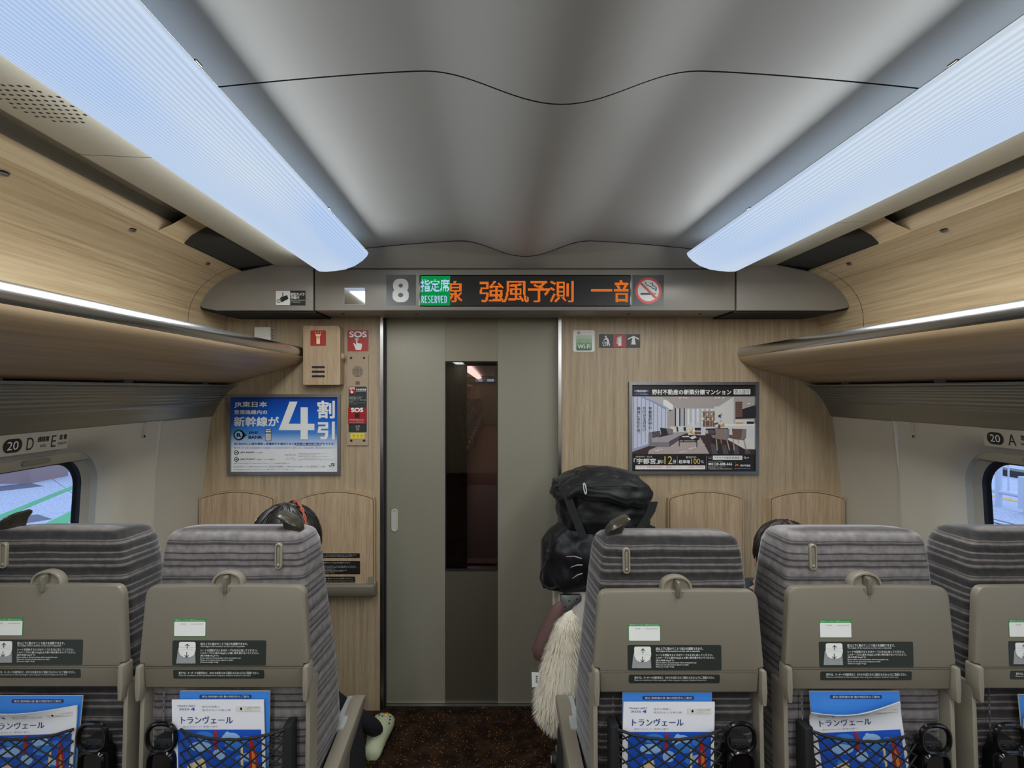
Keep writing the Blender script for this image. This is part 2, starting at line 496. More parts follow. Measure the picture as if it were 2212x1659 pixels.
# blue poster: printed gradient from deep blue to white
def _bluegrad():
    m = mat('poster_blue', (0, 90, 190), 0.3); nt, N, L, b = nodes(m)
    tc = N.new('ShaderNodeTexCoord'); sx = N.new('ShaderNodeSeparateXYZ'); L.new(tc.outputs['Object'], sx.inputs[0])
    mr = N.new('ShaderNodeMapRange'); mr.inputs[1].default_value = 1.27; mr.inputs[2].default_value = 1.52
    L.new(sx.outputs[2], mr.inputs[0])
    r = ramp(nt, [(0.0, (226, 226, 226)), (0.10, (190, 206, 226)), (0.30, (70, 134, 206)), (0.55, (10, 96, 200)), (1.0, (8, 56, 150))])
    L.new(mr.outputs[0], r.inputs[0]); L.new(r.outputs[0], b.inputs['Base Color'])
_bluegrad()
def _wifigrad():
    m = mat('wifi_green', (40, 110, 50), 0.3); nt, N, L, b = nodes(m)
    tc = N.new('ShaderNodeTexCoord'); sx = N.new('ShaderNodeSeparateXYZ'); L.new(tc.outputs['Object'], sx.inputs[0])
    mr = N.new('ShaderNodeMapRange'); mr.inputs[1].default_value = 1.745; mr.inputs[2].default_value = 1.83
    L.new(sx.outputs[2], mr.inputs[0])
    r = ramp(nt, [(0.0, (14, 74, 34)), (0.45, (96, 150, 84)), (1.0, (196, 212, 180))])
    L.new(mr.outputs[0], r.inputs[0]); L.new(r.outputs[0], b.inputs['Base Color'])
_wifigrad()
# smoked glass
def glass(name, tint, gloss):
    m = bpy.data.materials.new(name); m.use_nodes = True; nt = m.node_tree; nt.nodes.clear(); N, L = nt.nodes, nt.links
    t = N.new('ShaderNodeBsdfTransparent'); t.inputs[0].default_value = tuple(tint) + (1,)
    g = N.new('ShaderNodeBsdfGlossy'); g.inputs['Roughness'].default_value = 0.02
    mx = N.new('ShaderNodeMixShader'); o = N.new('ShaderNodeOutputMaterial')
    mx.inputs[0].default_value = gloss
    L.new(t.outputs[0], mx.inputs[1]); L.new(g.outputs[0], mx.inputs[2]); L.new(mx.outputs[0], o.inputs[0]); M[name] = m
glass('glass_smoke', (0.40, 0.33, 0.31), 0.06)
glass('glass_window', (0.88, 0.93, 0.97), 0.04)
# platform paving: pale speckled slabs
def _paving():
    m = mat('paving', (168, 178, 200), 0.8); nt, N, L, b = nodes(m)
    tc = N.new('ShaderNodeTexCoord'); n = N.new('ShaderNodeTexNoise'); n.inputs['Scale'].default_value = 30; n.inputs['Detail'].default_value = 8
    L.new(tc.outputs['Object'], n.inputs['Vector'])
    r = ramp(nt, [(0.3, (140, 150, 176)), (0.5, (172, 182, 206)), (0.7, (190, 198, 216))]); L.new(n.outputs['Fac'], r.inputs[0])
    L.new(r.outputs[0], b.inputs['Base Color'])
_paving()
mat('carpet_far', (96, 78, 66), 0.8, 0, 0.3)
mat('whisker', (150, 132, 132), 0.6)
# ------------------------------------------------------------------ the car body
Y0, Y1 = -4.98, 2.75          # back of the modelled car, end wall
YH = 2.50                     # front face of the header over the door
def interp(t, pts):
    for (a, b), (c, d) in zip(pts[:-1], pts[1:]):
        if t <= c: return b + (d - b) * max(0.0, (t - a)) / (c - a)
    return pts[-1][1]
AW = [(0, 1.555), (0.6, 1.555), (1.067, 1.545), (1.43, 1.50), (1.7, 1.49)]
def wx(side, z, depth=0.0): return CX + side * (interp(z, AW) + depth)
mb = MB(); mb.box(CX - 1.6, CX + 1.6, Y0, 2.84, -0.05, 0.0, 'carpet')
mb.build('floor', kind='structure', label='dark brown carpet with small orange flecks')
# dark shell above and behind the panels
mb = MB()
mb.extr([(CX - 1.60, -0.05), (CX - 1.66, 0.5), (CX - 1.66, 0.70)], Y0, 2.84, 'ceiling_gap')
mb.extr([(CX + 1.60, -0.05), (CX + 1.66, 0.5), (CX + 1.66, 0.70)], Y0, 2.84, 'ceiling_gap')
mb.extr([(CX - 1.66, 1.42), (CX - 1.60, 1.7), (CX - 1.50, 2.1), (CX - 1.30, 2.27), (CX, 2.33), (CX + 1.30, 2.27), (CX + 1.50, 2.1), (CX + 1.60, 1.7), (CX + 1.66, 1.42)], Y0, 2.84, 'ceiling_gap')
ceiling = mb.build('ceiling', kind='structure', label='grey curved ceiling with a soft ridge along its middle')
def zc(a):
    a = abs(a)
    if a < 0.28: return 2.207 - 0.068 * (0.5 + 0.5 * math.cos(PI * a / 0.28))
    return 2.207 - 0.055 * ((a - 0.28) / 0.62) ** 1.35
CEILP = [(CX + 0.90 * (k / 45.0 - 1), zc(0.90 * (k / 45.0 - 1))) for k in range(91)]
for ya, yb in ((Y0, -0.936), (-0.932, 1.153), (1.158, 2.52)):
    mb = MB(); mb.extr(CEILP, ya, yb, 'ceiling')
    mb.extr([(x, z + 0.012) for x, z in CEILP], ya, yb, 'ceiling_gap')
    mb.extr([CEILP[0], (CEILP[0][0], CEILP[0][1] + 0.012)], ya, yb, 'ceiling_gap')
    for yy in (ya, yb):
        mb.rings([[(x, yy, z) for x, z in CEILP], [(x, yy, z + 0.012) for x, z in CEILP]], 'ceiling_gap', False)
    mb.build('ceiling_panel', ceiling)
WOODP = [(1.252, 2.080), (1.285, 2.068), (1.325, 2.048), (1.36, 2.024), (1.392, 1.996), (1.417, 1.962), (1.435, 1.925), (1.444, 1.885), (1.447, 1.84), (1.447, 1.60)]
RACKU = [(1.05, 1.717), (1.058, 1.700), (1.085, 1.683), (1.15, 1.655), (1.29, 1.620), (1.385, 1.590), (1.42, 1.586)]
GRIL = [(1.378, 1.580), (1.402, 1.566), (1.433, 1.539), (1.462, 1.499), (1.483, 1.462), (1.496, 1.433)]
YC = [1.78 - 1.04 * k for k in range(7)]
LOOPS = [(0.52, 0.0, 1.45, 0.001, 0.0), (0.50, 0.02, 1.44, 0.03, 0.0), (0.41, 0.60, 1.425, 0.19, 0.0), (0.385, 0.63, 1.405, 0.18, 0.0), (0.345, 0.665, 1.385, 0.17, 0.008), (0.312, 0.69, 1.362, 0.15, 0.03), (0.298, 0.705, 1.348, 0.14, 0.058), (0.294, 0.71, 1.344, 0.137, 0.062)]
FRAME = [(0.294, 0.71, 1.344, 0.137, 0.062), (0.290, 0.712, 1.341, 0.134, 0.085), (0.285, 0.718, 1.336, 0.13, 0.088), (0.272, 0.735, 1.318, 0.115, 0.104)]
GASK = [(0.272, 0.735, 1.318, 0.115, 0.104), (0.268, 0.74, 1.314, 0.11, 0.116), (0.252, 0.755, 1.300, 0.10, 0.120)]
def loop(side, yc, L_):
    hw, z0, z1, r, dep = L_
    return [(wx(side, z, dep), y, z) for y, z in rrect(yc - hw, z0, yc + hw, z1, r, 9)]
for side, nm, wn in ((-1, 'left', 1), (1, 'right', 2)):
    X = lambda a: CX + side * a
    # plain end panel between the last window panel and the end wall
    mb = MB()
    zz = [0, 0.3, 0.6, 0.85, 1.067, 1.25, 1.45]
    mb.rings([[(wx(side, z, 0.006), y, z) for z in zz] for y in (2.335, 2.76)], 'cream', False)
    mb.rings([[(wx(side, z, 0.03), 2.306, z) for z in zz], [(wx(side, z, 0.012), 2.312, z) for z in zz], [(wx(side, z, -0.004), 2.322, z) for z in zz], [(wx(side, z, 0.0), 2.334, z) for z in zz], [(wx(side, z, 0.006), 2.338, z) for z in zz]], 'cream', False)
    wall = mb.build('wall_' + nm, kind='structure', label='cream window-side wall of the carriage, %s of the aisle' % ('two-seat side' if side < 0 else 'three-seat side'))
    for k, yc in enumerate(YC):
        mb = MB()
        mb.rings([loop(side, yc, l) for l in LOOPS], 'cream')
        mb.build('wall_panel', wall)
        wi = wn if k == 0 else 2 + 2 * k + (0 if side < 0 else 1) - 1
        mb = MB(); mb.rings([loop(side, yc, l) for l in FRAME], 'cream_frame')
        w = mb.build('window_%d' % (wn + 2 * k), kind='structure', label='rounded carriage window beside the %s seats' % ('pair of' if side < 0 else 'row of three'))
        mb = MB(); mb.rings([loop(side, yc, l) for l in GASK], 'gasket'); mb.build('gasket', w)
        mb = MB(); L_ = loop(side, yc, (0.262, 0.745, 1.307, 0.105, 0.119)); mb.face(L_, 'glass_window'); mb.build('pane', w, sharp=0)
        if k == 0:      # rolled blind with its pull bar
            mb = MB()
            def bl(z, y, d): return (wx(side, z, d), y, z)
            yy = [yc - 0.27 + 0.54 * q / 8 for q in range(9)]
            mb.rings([[bl(z, y, d) for y in yy] for z, d in ((1.345, 0.088), (1.345, 0.066), (1.316, 0.064), (1.312, 0.066), (1.312, 0.088))], 'cream_frame', False)
            b = mb.build('blind', w)
            mb = MB()
            for r_, h in ((0.011, 0.063), (0.011, 0.056)):
                pass
            o = rrect(yc - 0.055, 1.322, yc + 0.055, 1.338, 0.0078, 5)
            mb.prism(o, lambda y, z, h: (wx(side, z, 0.064 - h), y, z), 0.0, 0.006, 'tray_lite', 0.002)
            i2 = inset(o, 0.004); mb.face([(wx(side, z, 0.064 - 0.0065), y, z) for y, z in i2], 'tray_lite')
            mb.build('pull_bar', b)
    # grille panel under the rack: ribs over the upper two thirds
    mb = MB(); pr = []
    n = 60
    def gp(t):
        t *= len(GRIL) - 1; i = min(int(t), len(GRIL) - 2); f = t - i
        return (GRIL[i][0] * (1 - f) + GRIL[i + 1][0] * f, GRIL[i][1] * (1 - f) + GRIL[i + 1][1] * f)
    for q in range(n + 1):
        t = q / n; a, z = gp(t)
        if 0.08 < t < 0.66:
            rib = 0.0022 * (1 if (q % 4) in (1, 2) else -1)
            a -= rib * 0.7; z -= rib * 0.7
        pr.append((X(a), z))
    pr += [(X(1.503), 1.428), (X(1.52), 1.445)]
    mb.extr(pr, Y0, 2.748, 'grille'); mb.build('grille_panel', wall)
    # dark slot between grille and rack, with little brackets
    mb = MB(); mb.extr([(X(1.38), 1.5805), (X(1.46), 1.575), (X(1.50), 1.60), (X(1.46), 1.63)], Y0, 2.748, 'grille')
    mb.build('slot', wall)
    for yy in (0.35, 0.87, 1.39, 1.91, 2.43):
        mb = MB(); mb.box(*sorted((X(1.385), X(1.45))), yy, yy + 0.05, 1.5805, 1.592, 'dark_vent'); mb.build('bracket', wall)
    # oak panel over the rack
    for ya, yb in ((Y0, 2.425), (2.428, 2.755)):
        mb = MB(); mb.extr([(X(a), z) for a, z in [(1.262, 2.088)] + WOODP], ya, yb, 'oak_bin'); mb.build('upper_panel', wall)
    # channel above it
    mb = MB(); mb.extr([(X(1.262), 2.088), (X(1.268), 2.145)], Y0, 2.06, 'oak_bin'); mb.build('channel_strip', wall)
    mb = MB(); mb.extr([(X(1.27), 2.145), (X(1.24), 2.168), (X(1.10), 2.170)], Y0, 2.06, 'cavity_dark'); mb.build('channel_roof', ceiling)
    mb = MB(); mb.extr([(X(1.275), 2.080), (X(1.26), 2.092), (X(1.10), 2.112), (X(1.10), 2.17)], 2.06, 2.498, 'dark_vent')
    mb.rings([[(X(1.275), 2.06, 2.08), (X(1.26), 2.06, 2.092), (X(1.10), 2.06, 2.112)], [(X(1.275), 2.06, 2.18), (X(1.26), 2.06, 2.18), (X(1.10), 2.06, 2.18)]], 'dark_vent', False)
    mb.build('channel_cover', ceiling)
    mb = MB()
    mb.rings([[(X(1.262), y, 2.092), (X(1.235), y + 0.03, 2.12), (X(1.19), y + 0.03, 2.145), (X(1.13), y, 2.165)] for y in (1.90, 2.0, 2.06)], 'oak_bin', False)
    mb.build('channel_end', ceiling)
    # pale strip between the lamp and the channel
    cuts = [Y0, -0.76, 0.28, 0.80, 1.32, 2.498] if side < 0 else [Y0, -0.76, 1.84, 2.498]
    for ya, yb in zip(cuts[:-1], cuts[1:]):
        mb = MB()
        mb.extr([(X(0.84), 2.093), (X(1.09), 2.1045), (X(1.1045), 2.107), (X(1.108), 2.113), (X(1.104), 2.17)], ya + 0.0012, yb - 0.0012, 'strip_white')
        mb.build('strip_panel', ceiling)
mb = MB(); mb.box(CX - 1.62, CX + 1.62, Y0 - 0.05, Y0, 0, 2.3, 'oak_wall')
mb.build('wall_rear', kind='structure', label='oak wall closing the far end of the carriage')
# ---- end wall of oak veneer either side of the door
JL, JR = (822 - VX) / 445.1, (1212 - VX) / 445.1
DL, DR = (835 - VX) / 445.1, (1205 - VX) / 445.1
mb = MB()
fn = lambda x, z, h: (x, Y1 + h, z)
mb.prism([(JL, 0), (CX - 1.57, 0), (CX - 1.56, 1.067), (CX - 1.52, 1.43), (CX - 1.47, 1.9), (CX - 1.47, 2.38), (JL, 2.38)], fn, 0.05, 0, 'oak_wall')
wall_end = mb.build('wall_end', kind='structure', label='oak veneer end wall around the sliding door')
mb = MB()
mb.prism([(JR, 0), (CX + 1.57, 0), (CX + 1.56, 1.067), (CX + 1.52, 1.43), (CX + 1.47, 1.9), (CX + 1.47, 2.38), (JR, 2.38)], fn, 0.05, 0, 'oak_wall')
mb.build('veneer_panel', wall_end)
mb = MB(); mb.box(JL, JR, Y1, Y1 + 0.16, 1.93, 2.38, 'header_shade'); mb.build('lintel', wall_end)
for q0, q1 in ((CX - 1.72, JL - 0.05), (JR + 0.05, CX + 1.72)):
    mb = MB(); mb.box(q0, q1, Y1 + 0.055, Y1 + 0.085, -0.05, 2.4, 'ceiling_gap'); mb.build('light_stop', wall_end)  # unseen dark board added behind the wall, stops sky light leaking in
# door: three vertical bands, smoked window in the middle band
DD = 2.80
def dx(px): return (px - VX) / F * DD
def dz(py): return CZ - (py - VY) / F * DD
xa, xb, gx0, gx1, gz1, gz0 = dx(833), dx(1208), dx(961.5), dx(1075.5), dz(780), dz(1233)
mb = MB(); mb.box(xa - 0.03, gx0, DD, DD + 0.035, 0.008, 1.98, 'door_metal')
door = mb.build('door_1', kind='structure', label='grey metal sliding door with a tall narrow smoked window')
mb = MB(); mb.box(gx1, xb + 0.03, DD, DD + 0.035, 0.008, 1.98, 'door_metal'); mb.build('door_panel', door)
mb = MB(); mb.box(gx0, gx1, DD + 0.003, DD + 0.035, gz1, 1.98, 'door_mid'); mb.build('door_panel', door)
mb = MB(); mb.box(gx0, gx1, DD + 0.003, DD + 0.035, 0.008, gz0, 'door_low'); mb.build('kick_panel', door)
mb = MB()
o = rrect(gx0, gz0, gx1, gz1, 0.006, 3); i_ = inset(o, 0.005)
mb.rings([[(x, DD - 0.001, z) for x, z in o], [(x, DD - 0.001, z) for x, z in i_], [(x, DD + 0.014, z) for x, z in i_]], 'black')
mb.build('window_gasket', door)
mb = MB(); mb.face([(x, DD + 0.008, z) for x, z in i_], 'glass_smoke'); mb.build('pane', door, sharp=0)
mb = MB()
o = rrect(dx(845.5), dz(1148), dx(859.5), dz(1099), (dx(859.5) - dx(845.5)) / 2 - 1e-4, 8)
f2 = lambda x, z, h: (x, DD - h, z)
q = inset(o, 0.0045); q2 = inset(o, 0.0065)
mb.rings([[f2(x, z, h) for x, z in r] for r, h in ((o, 0), (o, 0.004), (inset(o, .0015), 0.005), (q, 0.005), (q2, 0.001))], 'pull_rim', True, False, False)
mb.face([f2(x, z, 0.001) for x, z in q2], 'pull_rim')
mb.build('pull_recess', door)
# jambs and black gap
mb = MB(); mb.box(JL - 0.001, JL + 0.014, Y1 - 0.006, Y1 + 0.05, 0, 1.93, 'steel'); t1 = mb.build('trim_1', kind='structure', label='bright steel door jamb beside the call panel')
mb = MB(); mb.box(JL + 0.014, xa + 0.004, Y1 + 0.02, Y1 + 0.06, 0, 1.93, 'black'); mb.build('seal', t1)
mb = MB(); mb.box(JR - 0.014, JR + 0.001, Y1 - 0.006, Y1 + 0.05, 0, 1.93, 'steel'); t2 = mb.build('trim_2', kind='structure', label='bright steel door jamb beside the wireless notice')
mb = MB(); mb.box(DL - 0.02, DR + 0.02, Y1 + 0.03, DD + 0.06, 0, 0.006, 'steel_dull'); mb.build('trim_3', kind='structure', label='thin metal threshold under the sliding door')
# ------------------------------------------------------------------ ceiling lamps
def lens_profile():
    c = [(0.645, 2.112), (0.650, 2.100), (0.668, 2.082), (0.70, 2.061), (0.74, 2.046), (0.78, 2.039), (0.82, 2.036), (0.846, 2.037), (0.858, 2.046), (0.862, 2.092)]
    out = []
    for i in range(len(c) - 1):
        for k in range(6):
            f = k / 6.0; out.append((c[i][0] * (1 - f) + c[i + 1][0] * f, c[i][1] * (1 - f) + c[i + 1][1] * f))
    return out + [c[-1]]
def _ribs():
    # ribs of the diffuser painted into its glow: alternate lines emit a little more
    nt = M['lens'].node_tree; N, L = nt.nodes, nt.links
    e = [n for n in N if n.type == 'EMISSION'][0]
    tc = N.new('ShaderNodeTexCoord'); sx = N.new('ShaderNodeSeparateXYZ'); L.new(tc.outputs['Object'], sx.inputs[0])
    m1 = N.new('ShaderNodeMath'); m1.operation = 'MULTIPLY'; m1.inputs[1].default_value = 2 * PI / 0.0068
    L.new(sx.outputs[0], m1.inputs[0])
    s_ = N.new('ShaderNodeMath'); s_.operation = 'SINE'; L.new(m1.outputs[0], s_.inputs[0])
    mr = N.new('ShaderNodeMapRange'); mr.inputs[1].default_value = -1; mr.inputs[2].default_value = 1
    mr.inputs[3].default_value = LENS_EMIT * 0.88; mr.inputs[4].default_value = LENS_EMIT * 1.08
    L.new(s_.outputs[0], mr.inputs[0]); L.new(mr.outputs[0], e.inputs[1])
_ribs()
LY1 = 2.315
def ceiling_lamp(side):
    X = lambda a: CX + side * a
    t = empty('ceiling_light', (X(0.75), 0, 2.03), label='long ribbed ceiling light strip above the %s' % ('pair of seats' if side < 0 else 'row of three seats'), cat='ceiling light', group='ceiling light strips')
    lp = lens_profile()
    mb = MB()
    ya = Y0 + 0.02
    # the car end of the diffuser is rounded off
    def ring(y, ins):
        mx_, mz = 0.755, 2.085
        return [(X(mx_ + (a - mx_) * (1 - ins)), y, mz + (z - mz) * (1 - ins)) for a, z in lp]
    mb.rings([ring(ya, 0), ring(LY1 - 0.03, 0), ring(LY1 - 0.012, 0.02), ring(LY1 - 0.003, 0.07), ring(LY1, 0.15)], 'lens', False)
    mb.face(ring(LY1, 0.15), 'lens')
    mb.build('diffuser', t)
    mb = MB()
    mb.extr([(X(0.640), 2.108), (X(0.646), 2.114), (X(0.652), 2.1185), (X(0.672), 2.1185)], ya, LY1 - 0.004, 'strip_white')
    mb.build('edge_rail', t)
    mb = MB(); mb.box(*sorted((X(0.78), X(0.86))), ya, LY1 - 0.02, 2.095, 2.185, 'strip_white'); mb.build('housing', t)
    for yy in (0.95, 1.72):
        mb = MB(); mb.box(*sorted((X(0.637), X(0.642))), yy, yy + 0.02, 2.109, 2.112, 'tray_dark'); mb.build('clip', t)
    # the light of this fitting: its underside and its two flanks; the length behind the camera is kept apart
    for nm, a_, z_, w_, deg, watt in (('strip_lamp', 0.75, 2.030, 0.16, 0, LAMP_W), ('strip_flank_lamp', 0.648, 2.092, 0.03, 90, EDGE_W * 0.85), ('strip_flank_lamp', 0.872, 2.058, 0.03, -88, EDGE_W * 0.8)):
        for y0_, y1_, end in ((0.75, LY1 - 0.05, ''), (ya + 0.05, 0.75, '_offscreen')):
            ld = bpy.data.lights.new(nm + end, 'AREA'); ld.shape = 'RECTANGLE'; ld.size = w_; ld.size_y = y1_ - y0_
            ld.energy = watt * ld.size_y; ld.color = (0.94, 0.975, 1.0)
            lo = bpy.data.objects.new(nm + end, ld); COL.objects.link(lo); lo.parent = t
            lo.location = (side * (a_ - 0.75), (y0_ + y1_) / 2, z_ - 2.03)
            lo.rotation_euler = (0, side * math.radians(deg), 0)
    return t
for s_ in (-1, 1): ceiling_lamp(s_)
# loudspeaker holes in the pale strip
mb = MB()
for i in range(-4, 5):
    for j in range(-4, 5):
        if abs(i) + abs(j) > 6: continue
        u = 1.0 + i * 0.0145 + (0.007 if j % 2 else 0); y = 1.08 + j * 0.017
        zz = 2.093 + (u - 0.84) * 0.046 - 0.0004
        mb.face([(CX - u + 0.0036 * math.cos(a), y + 0.0036 * math.sin(a), zz) for a in [2 * PI * k / 8 for k in range(8)]], 'black')
mb.build('speaker_grille', sharp=0, label='round pattern of small loudspeaker holes in the pale ceiling strip', cat='speaker')
# ------------------------------------------------------------------ luggage racks
for side in (-1, 1):
    X = lambda a: CX + side * a
    t = empty('luggage_rack', (X(1.25), 0.5, 1.70), label='oak luggage rack with a steel front rail above the %s' % ('pair of seats' if side < 0 else 'row of three seats'), cat='luggage rack', group='luggage racks')
    mb = MB()
    mb.extr([(X(a), z) for a, z in RACKU], Y0, 2.748, 'oak_rack'); mb.build('underside', t)
    mb = MB()
    mb.extr([(X(a), z) for a, z in [(1.052, 1.7165), (1.047, 1.722), (1.045, 1.735), (1.047, 1.752), (1.053, 1.760), (1.066, 1.762), (1.075, 1.755)]], Y0, 2.748, 'steel'); mb.build('front_rail', t)
    mb = MB(); mb.extr([(X(1.075), 1.755), (X(1.09), 1.742), (X(1.446), 1.735)], Y0, 2.748, 'steel_dull'); mb.build('shelf', t)
# coat hooks on the oak panel above the racks
def on_ray(px, py, side):
    """pixel -> point on the sloping top of the oak panel"""
    best = None
    for k in range(400):
        d = 1.0 + 2.0 * k / 400
        p = P(px, py, d); a = abs(p.x - CX)
        zt = None
        for (a0, z0), (a1, z1) in zip(WOODP[:-1], WOODP[1:]):
            if a0 <= a <= a1: zt = z0 + (z1 - z0) * (a - a0) / (a1 - a0)
        if zt is not None:
            e = abs(p.z - zt)
            if best is None or e < best[0]: best = (e, p)
    return best[1]
for side, pts in ((-1, ((8, 375), (286, 497), (448, 570))), (1, ((2040, 498), (1835, 570)))):
    for k, (px, py) in enumerate(pts):
        p = on_ray(px, py, side)
        o = empty('coat_hook', p, label='small dark coat hook over the %s rack, %s from the display header' % ('two-seat' if side < 0 else 'three-seat', ('third', 'second', 'first')[k + len(pts) * -1 + 3 if side < 0 else k + 1]), cat='hook', group='coat hooks above the %s rack' % ('two-seat' if side < 0 else 'three-seat'))
        mb = MB(); mb.ball((p.x, p.y, p.z), (0.008, 0.014, 0.006), 'steel_dull', 10, 6); mb.build('knob', o)
        mb = MB(); mb.ball((p.x, p.y - 0.002, p.z + 0.002), (0.012, 0.016, 0.003), 'black', 10, 6); mb.build('recess', o)
# sliding coat hooks on the cream walls
for side, px0, px1, y0, y1 in ((-1, 309, 317, 912, 947), (1, 1961, 1970, 912, 948)):
    yy = 2.215
    o = empty('wall_hook', (wx(side, 1.40), yy, 1.38), label='slim cream coat hook on the window wall of the %s' % ('pair of seats' if side < 0 else 'row of three seats'), cat='hook', group='wall coat hooks')
    fn = lambda y, z, h: (wx(side, z, -h), y, z)
    out = rrect(yy - 0.0085, 1.368, yy + 0.0085, 1.43, 0.008, 6)
    mb = MB(); mb.rings([[fn(y, z, h) for y, z in r] for r, h in ((out, 0), (out, 0.004), (inset(out, .003), 0.004), (inset(out, .004), 0.001))], 'cream', True, False, True); mb.build('frame', o)
    mb = MB(); mb.ball(fn(yy, 1.375, 0.004), (0.005, 0.005, 0.005), 'dark_vent', 8, 6); mb.build('peg', o)
# seat number plates on the cream walls
def number_plate(side, items, y0, y1, label):
    """items in plate coordinates 0..1 (left to right as read), height 0..1"""
    z0, z1 = 1.378, 1.418
    def fn(x, y, l):
        yy = (y0 + (y1 - y0) * x) if side < 0 else (y1 + (y0 - y1) * x)
        z = z1 - (z1 - z0) * y
        return (wx(side, z, -0.0008 - 0.0005 * l), yy, z)
    mb = MB(); sh = Sheet(mb, fn)
    sh.rect(-0.06, -0.25, 1.08, 1.2, 'cream', 0)
    items(sh)
    return mb.build('seat_number_plate', sharp=0, label=label, cat='sign')
def it_left(sh):
    sh.poly([(0.145 + (0.056 if math.cos(a) > 0 else -0.056) + 0.089 * math.cos(a), 0.5 + 0.5 * math.sin(a)) for a in [2 * PI * (k + 0.5) / 28 for k in range(28)]], 'label_black', 1)
    sh.text('20', 0.06, 0.2, 0.23, 0.8, 'white', 2, 0.01)
    sh.text('D', 0.36, 0.05, 0.47, 0.95, 'label_black', 2, 0.01)
    sh.text('通路側', 0.53, 0.05, 0.72, 0.45, 'label_black', 2, 0.02); sh.text('AISLE', 0.58, 0.65, 0.68, 0.85, 'label_black', 2)
    sh.text('E', 0.77, 0.05, 0.85, 0.95, 'label_black', 2, 0.01)
    sh.text('窓 側', 0.91, 0.05, 1.04, 0.45, 'label_black', 2, 0.02); sh.text('WINDOW', 0.89, 0.65, 1.05, 0.85, 'label_black', 2)
number_plate(-1, it_left, 1.575, 1.80, 'row 20 D and E seat number lettering above the window')
def it_right(sh):
    sh.poly([(0.145 + (0.056 if math.cos(a) > 0 else -0.056) + 0.089 * math.cos(a), 0.5 + 0.5 * math.sin(a)) for a in [2 * PI * (k + 0.5) / 28 for k in range(28)]], 'label_black', 1)
    sh.text('20', 0.06, 0.2, 0.23, 0.8, 'white', 2, 0.01)
    sh.text('A', 0.36, 0.05, 0.49, 0.95, 'label_black', 2, 0.01)
    sh.text('窓 側', 0.57, 0.05, 0.72, 0.45, 'label_black', 2, 0.02); sh.text('WINDOW', 0.56, 0.65, 0.73, 0.85, 'label_black', 2)
    sh.text('B', 0.80, 0.05, 0.90, 0.95, 'label_black', 2, 0.01); sh.text('C', 0.97, 0.05, 1.07, 0.95, 'label_black', 2, 0.01)
number_plate(1, it_right, 1.67, 1.885, 'row 20 A seat number lettering above the window')
# ------------------------------------------------------------------ header over the door
hx = lambda px: (px - VX) / F * YH
hz = lambda py: CZ - (py - VY) / F * YH
HB = 1.906
head = empty('display_header', (CX, YH, HB), label='long grey metal header over the door carrying the sign display', cat='header')
fh = lambda x, z, h: (x, YH + 0.26 - h, z)
a, b = hx(678), hx(1590)
mb = MB(); o = [(a + 0.003, HB), (b - 0.003, HB), (b - 0.003, hz(581)), (a + 0.003, hz(581))]
mb.prism(fillet(o, 0.006, 2), fh, 0, 0.26, 'header', 0.006); mb.build('centre_panel', head)
mb = MB(); mb.box(a, b, YH + 0.006, YH + 0.24, HB + 0.004, 2.10, 'seam'); mb.build('backing', head)
def endp(side):
    e = a if side < 0 else b
    X = lambda q: CX + side * q
    pts = [(e, HB), (X(1.36), HB), (X(1.425), HB + 0.012), (X(1.438), HB + 0.03), (X(1.434), 1.945), (X(1.417), 1.972), (X(1.39), 2.005), (X(1.355), 2.034), (X(1.31), 2.060), (X(1.25), 2.082), (X(1.10), 2.113), (X(1.0), 2.127), (e, 2.136)]
    pts[0] = (e + side * 0.003, HB); pts[-1] = (e + side * 0.003, 2.136)
    mb = MB(); mb.prism(pts, fh, 0, 0.26, 'header', 0.006, True); mb.build('end_panel', head)
    mb = MB(); q = inset(pts, -0.007)
    mb.prism(q, fh, 0.0, 0.245, 'seam'); mb.build('end_seal', head)
endp(-1); endp(1)
mb = MB()
xs = [hx(678) + (hx(1590) - hx(678)) * k / 40 for k in range(41)]
mb.rings([[(x, YH + 0.012, hz(581)) for x in xs], [(x, YH + 0.002, hz(579)) for x in xs], [(x, YH - 0.03, zc(x - CX) + 0.002) for x in xs]], 'header', False)
mb.build('cove_strip', head)
mb = MB(); mb.rings([[(x, YH - 0.033, zc(x - CX) - 0.003) for x in xs], [(x, YH - 0.03, zc(x - CX) + 0.004) for x in xs]], 'seam', False); mb.build('cove_seal', head)
for px in (728, 893, 1370, 1530):
    mb = MB(); c = P(px, 676, 2.60); mb.rings([[(hx(px) + r * math.cos(2 * PI * k / 10), YH + 0.1 + r * math.sin(2 * PI * k / 10), HB - h) for k in range(10)] for r, h in ((0.008, 0), (0.007, 0.002))], 'black', True, False, True); mb.build('screw', head)
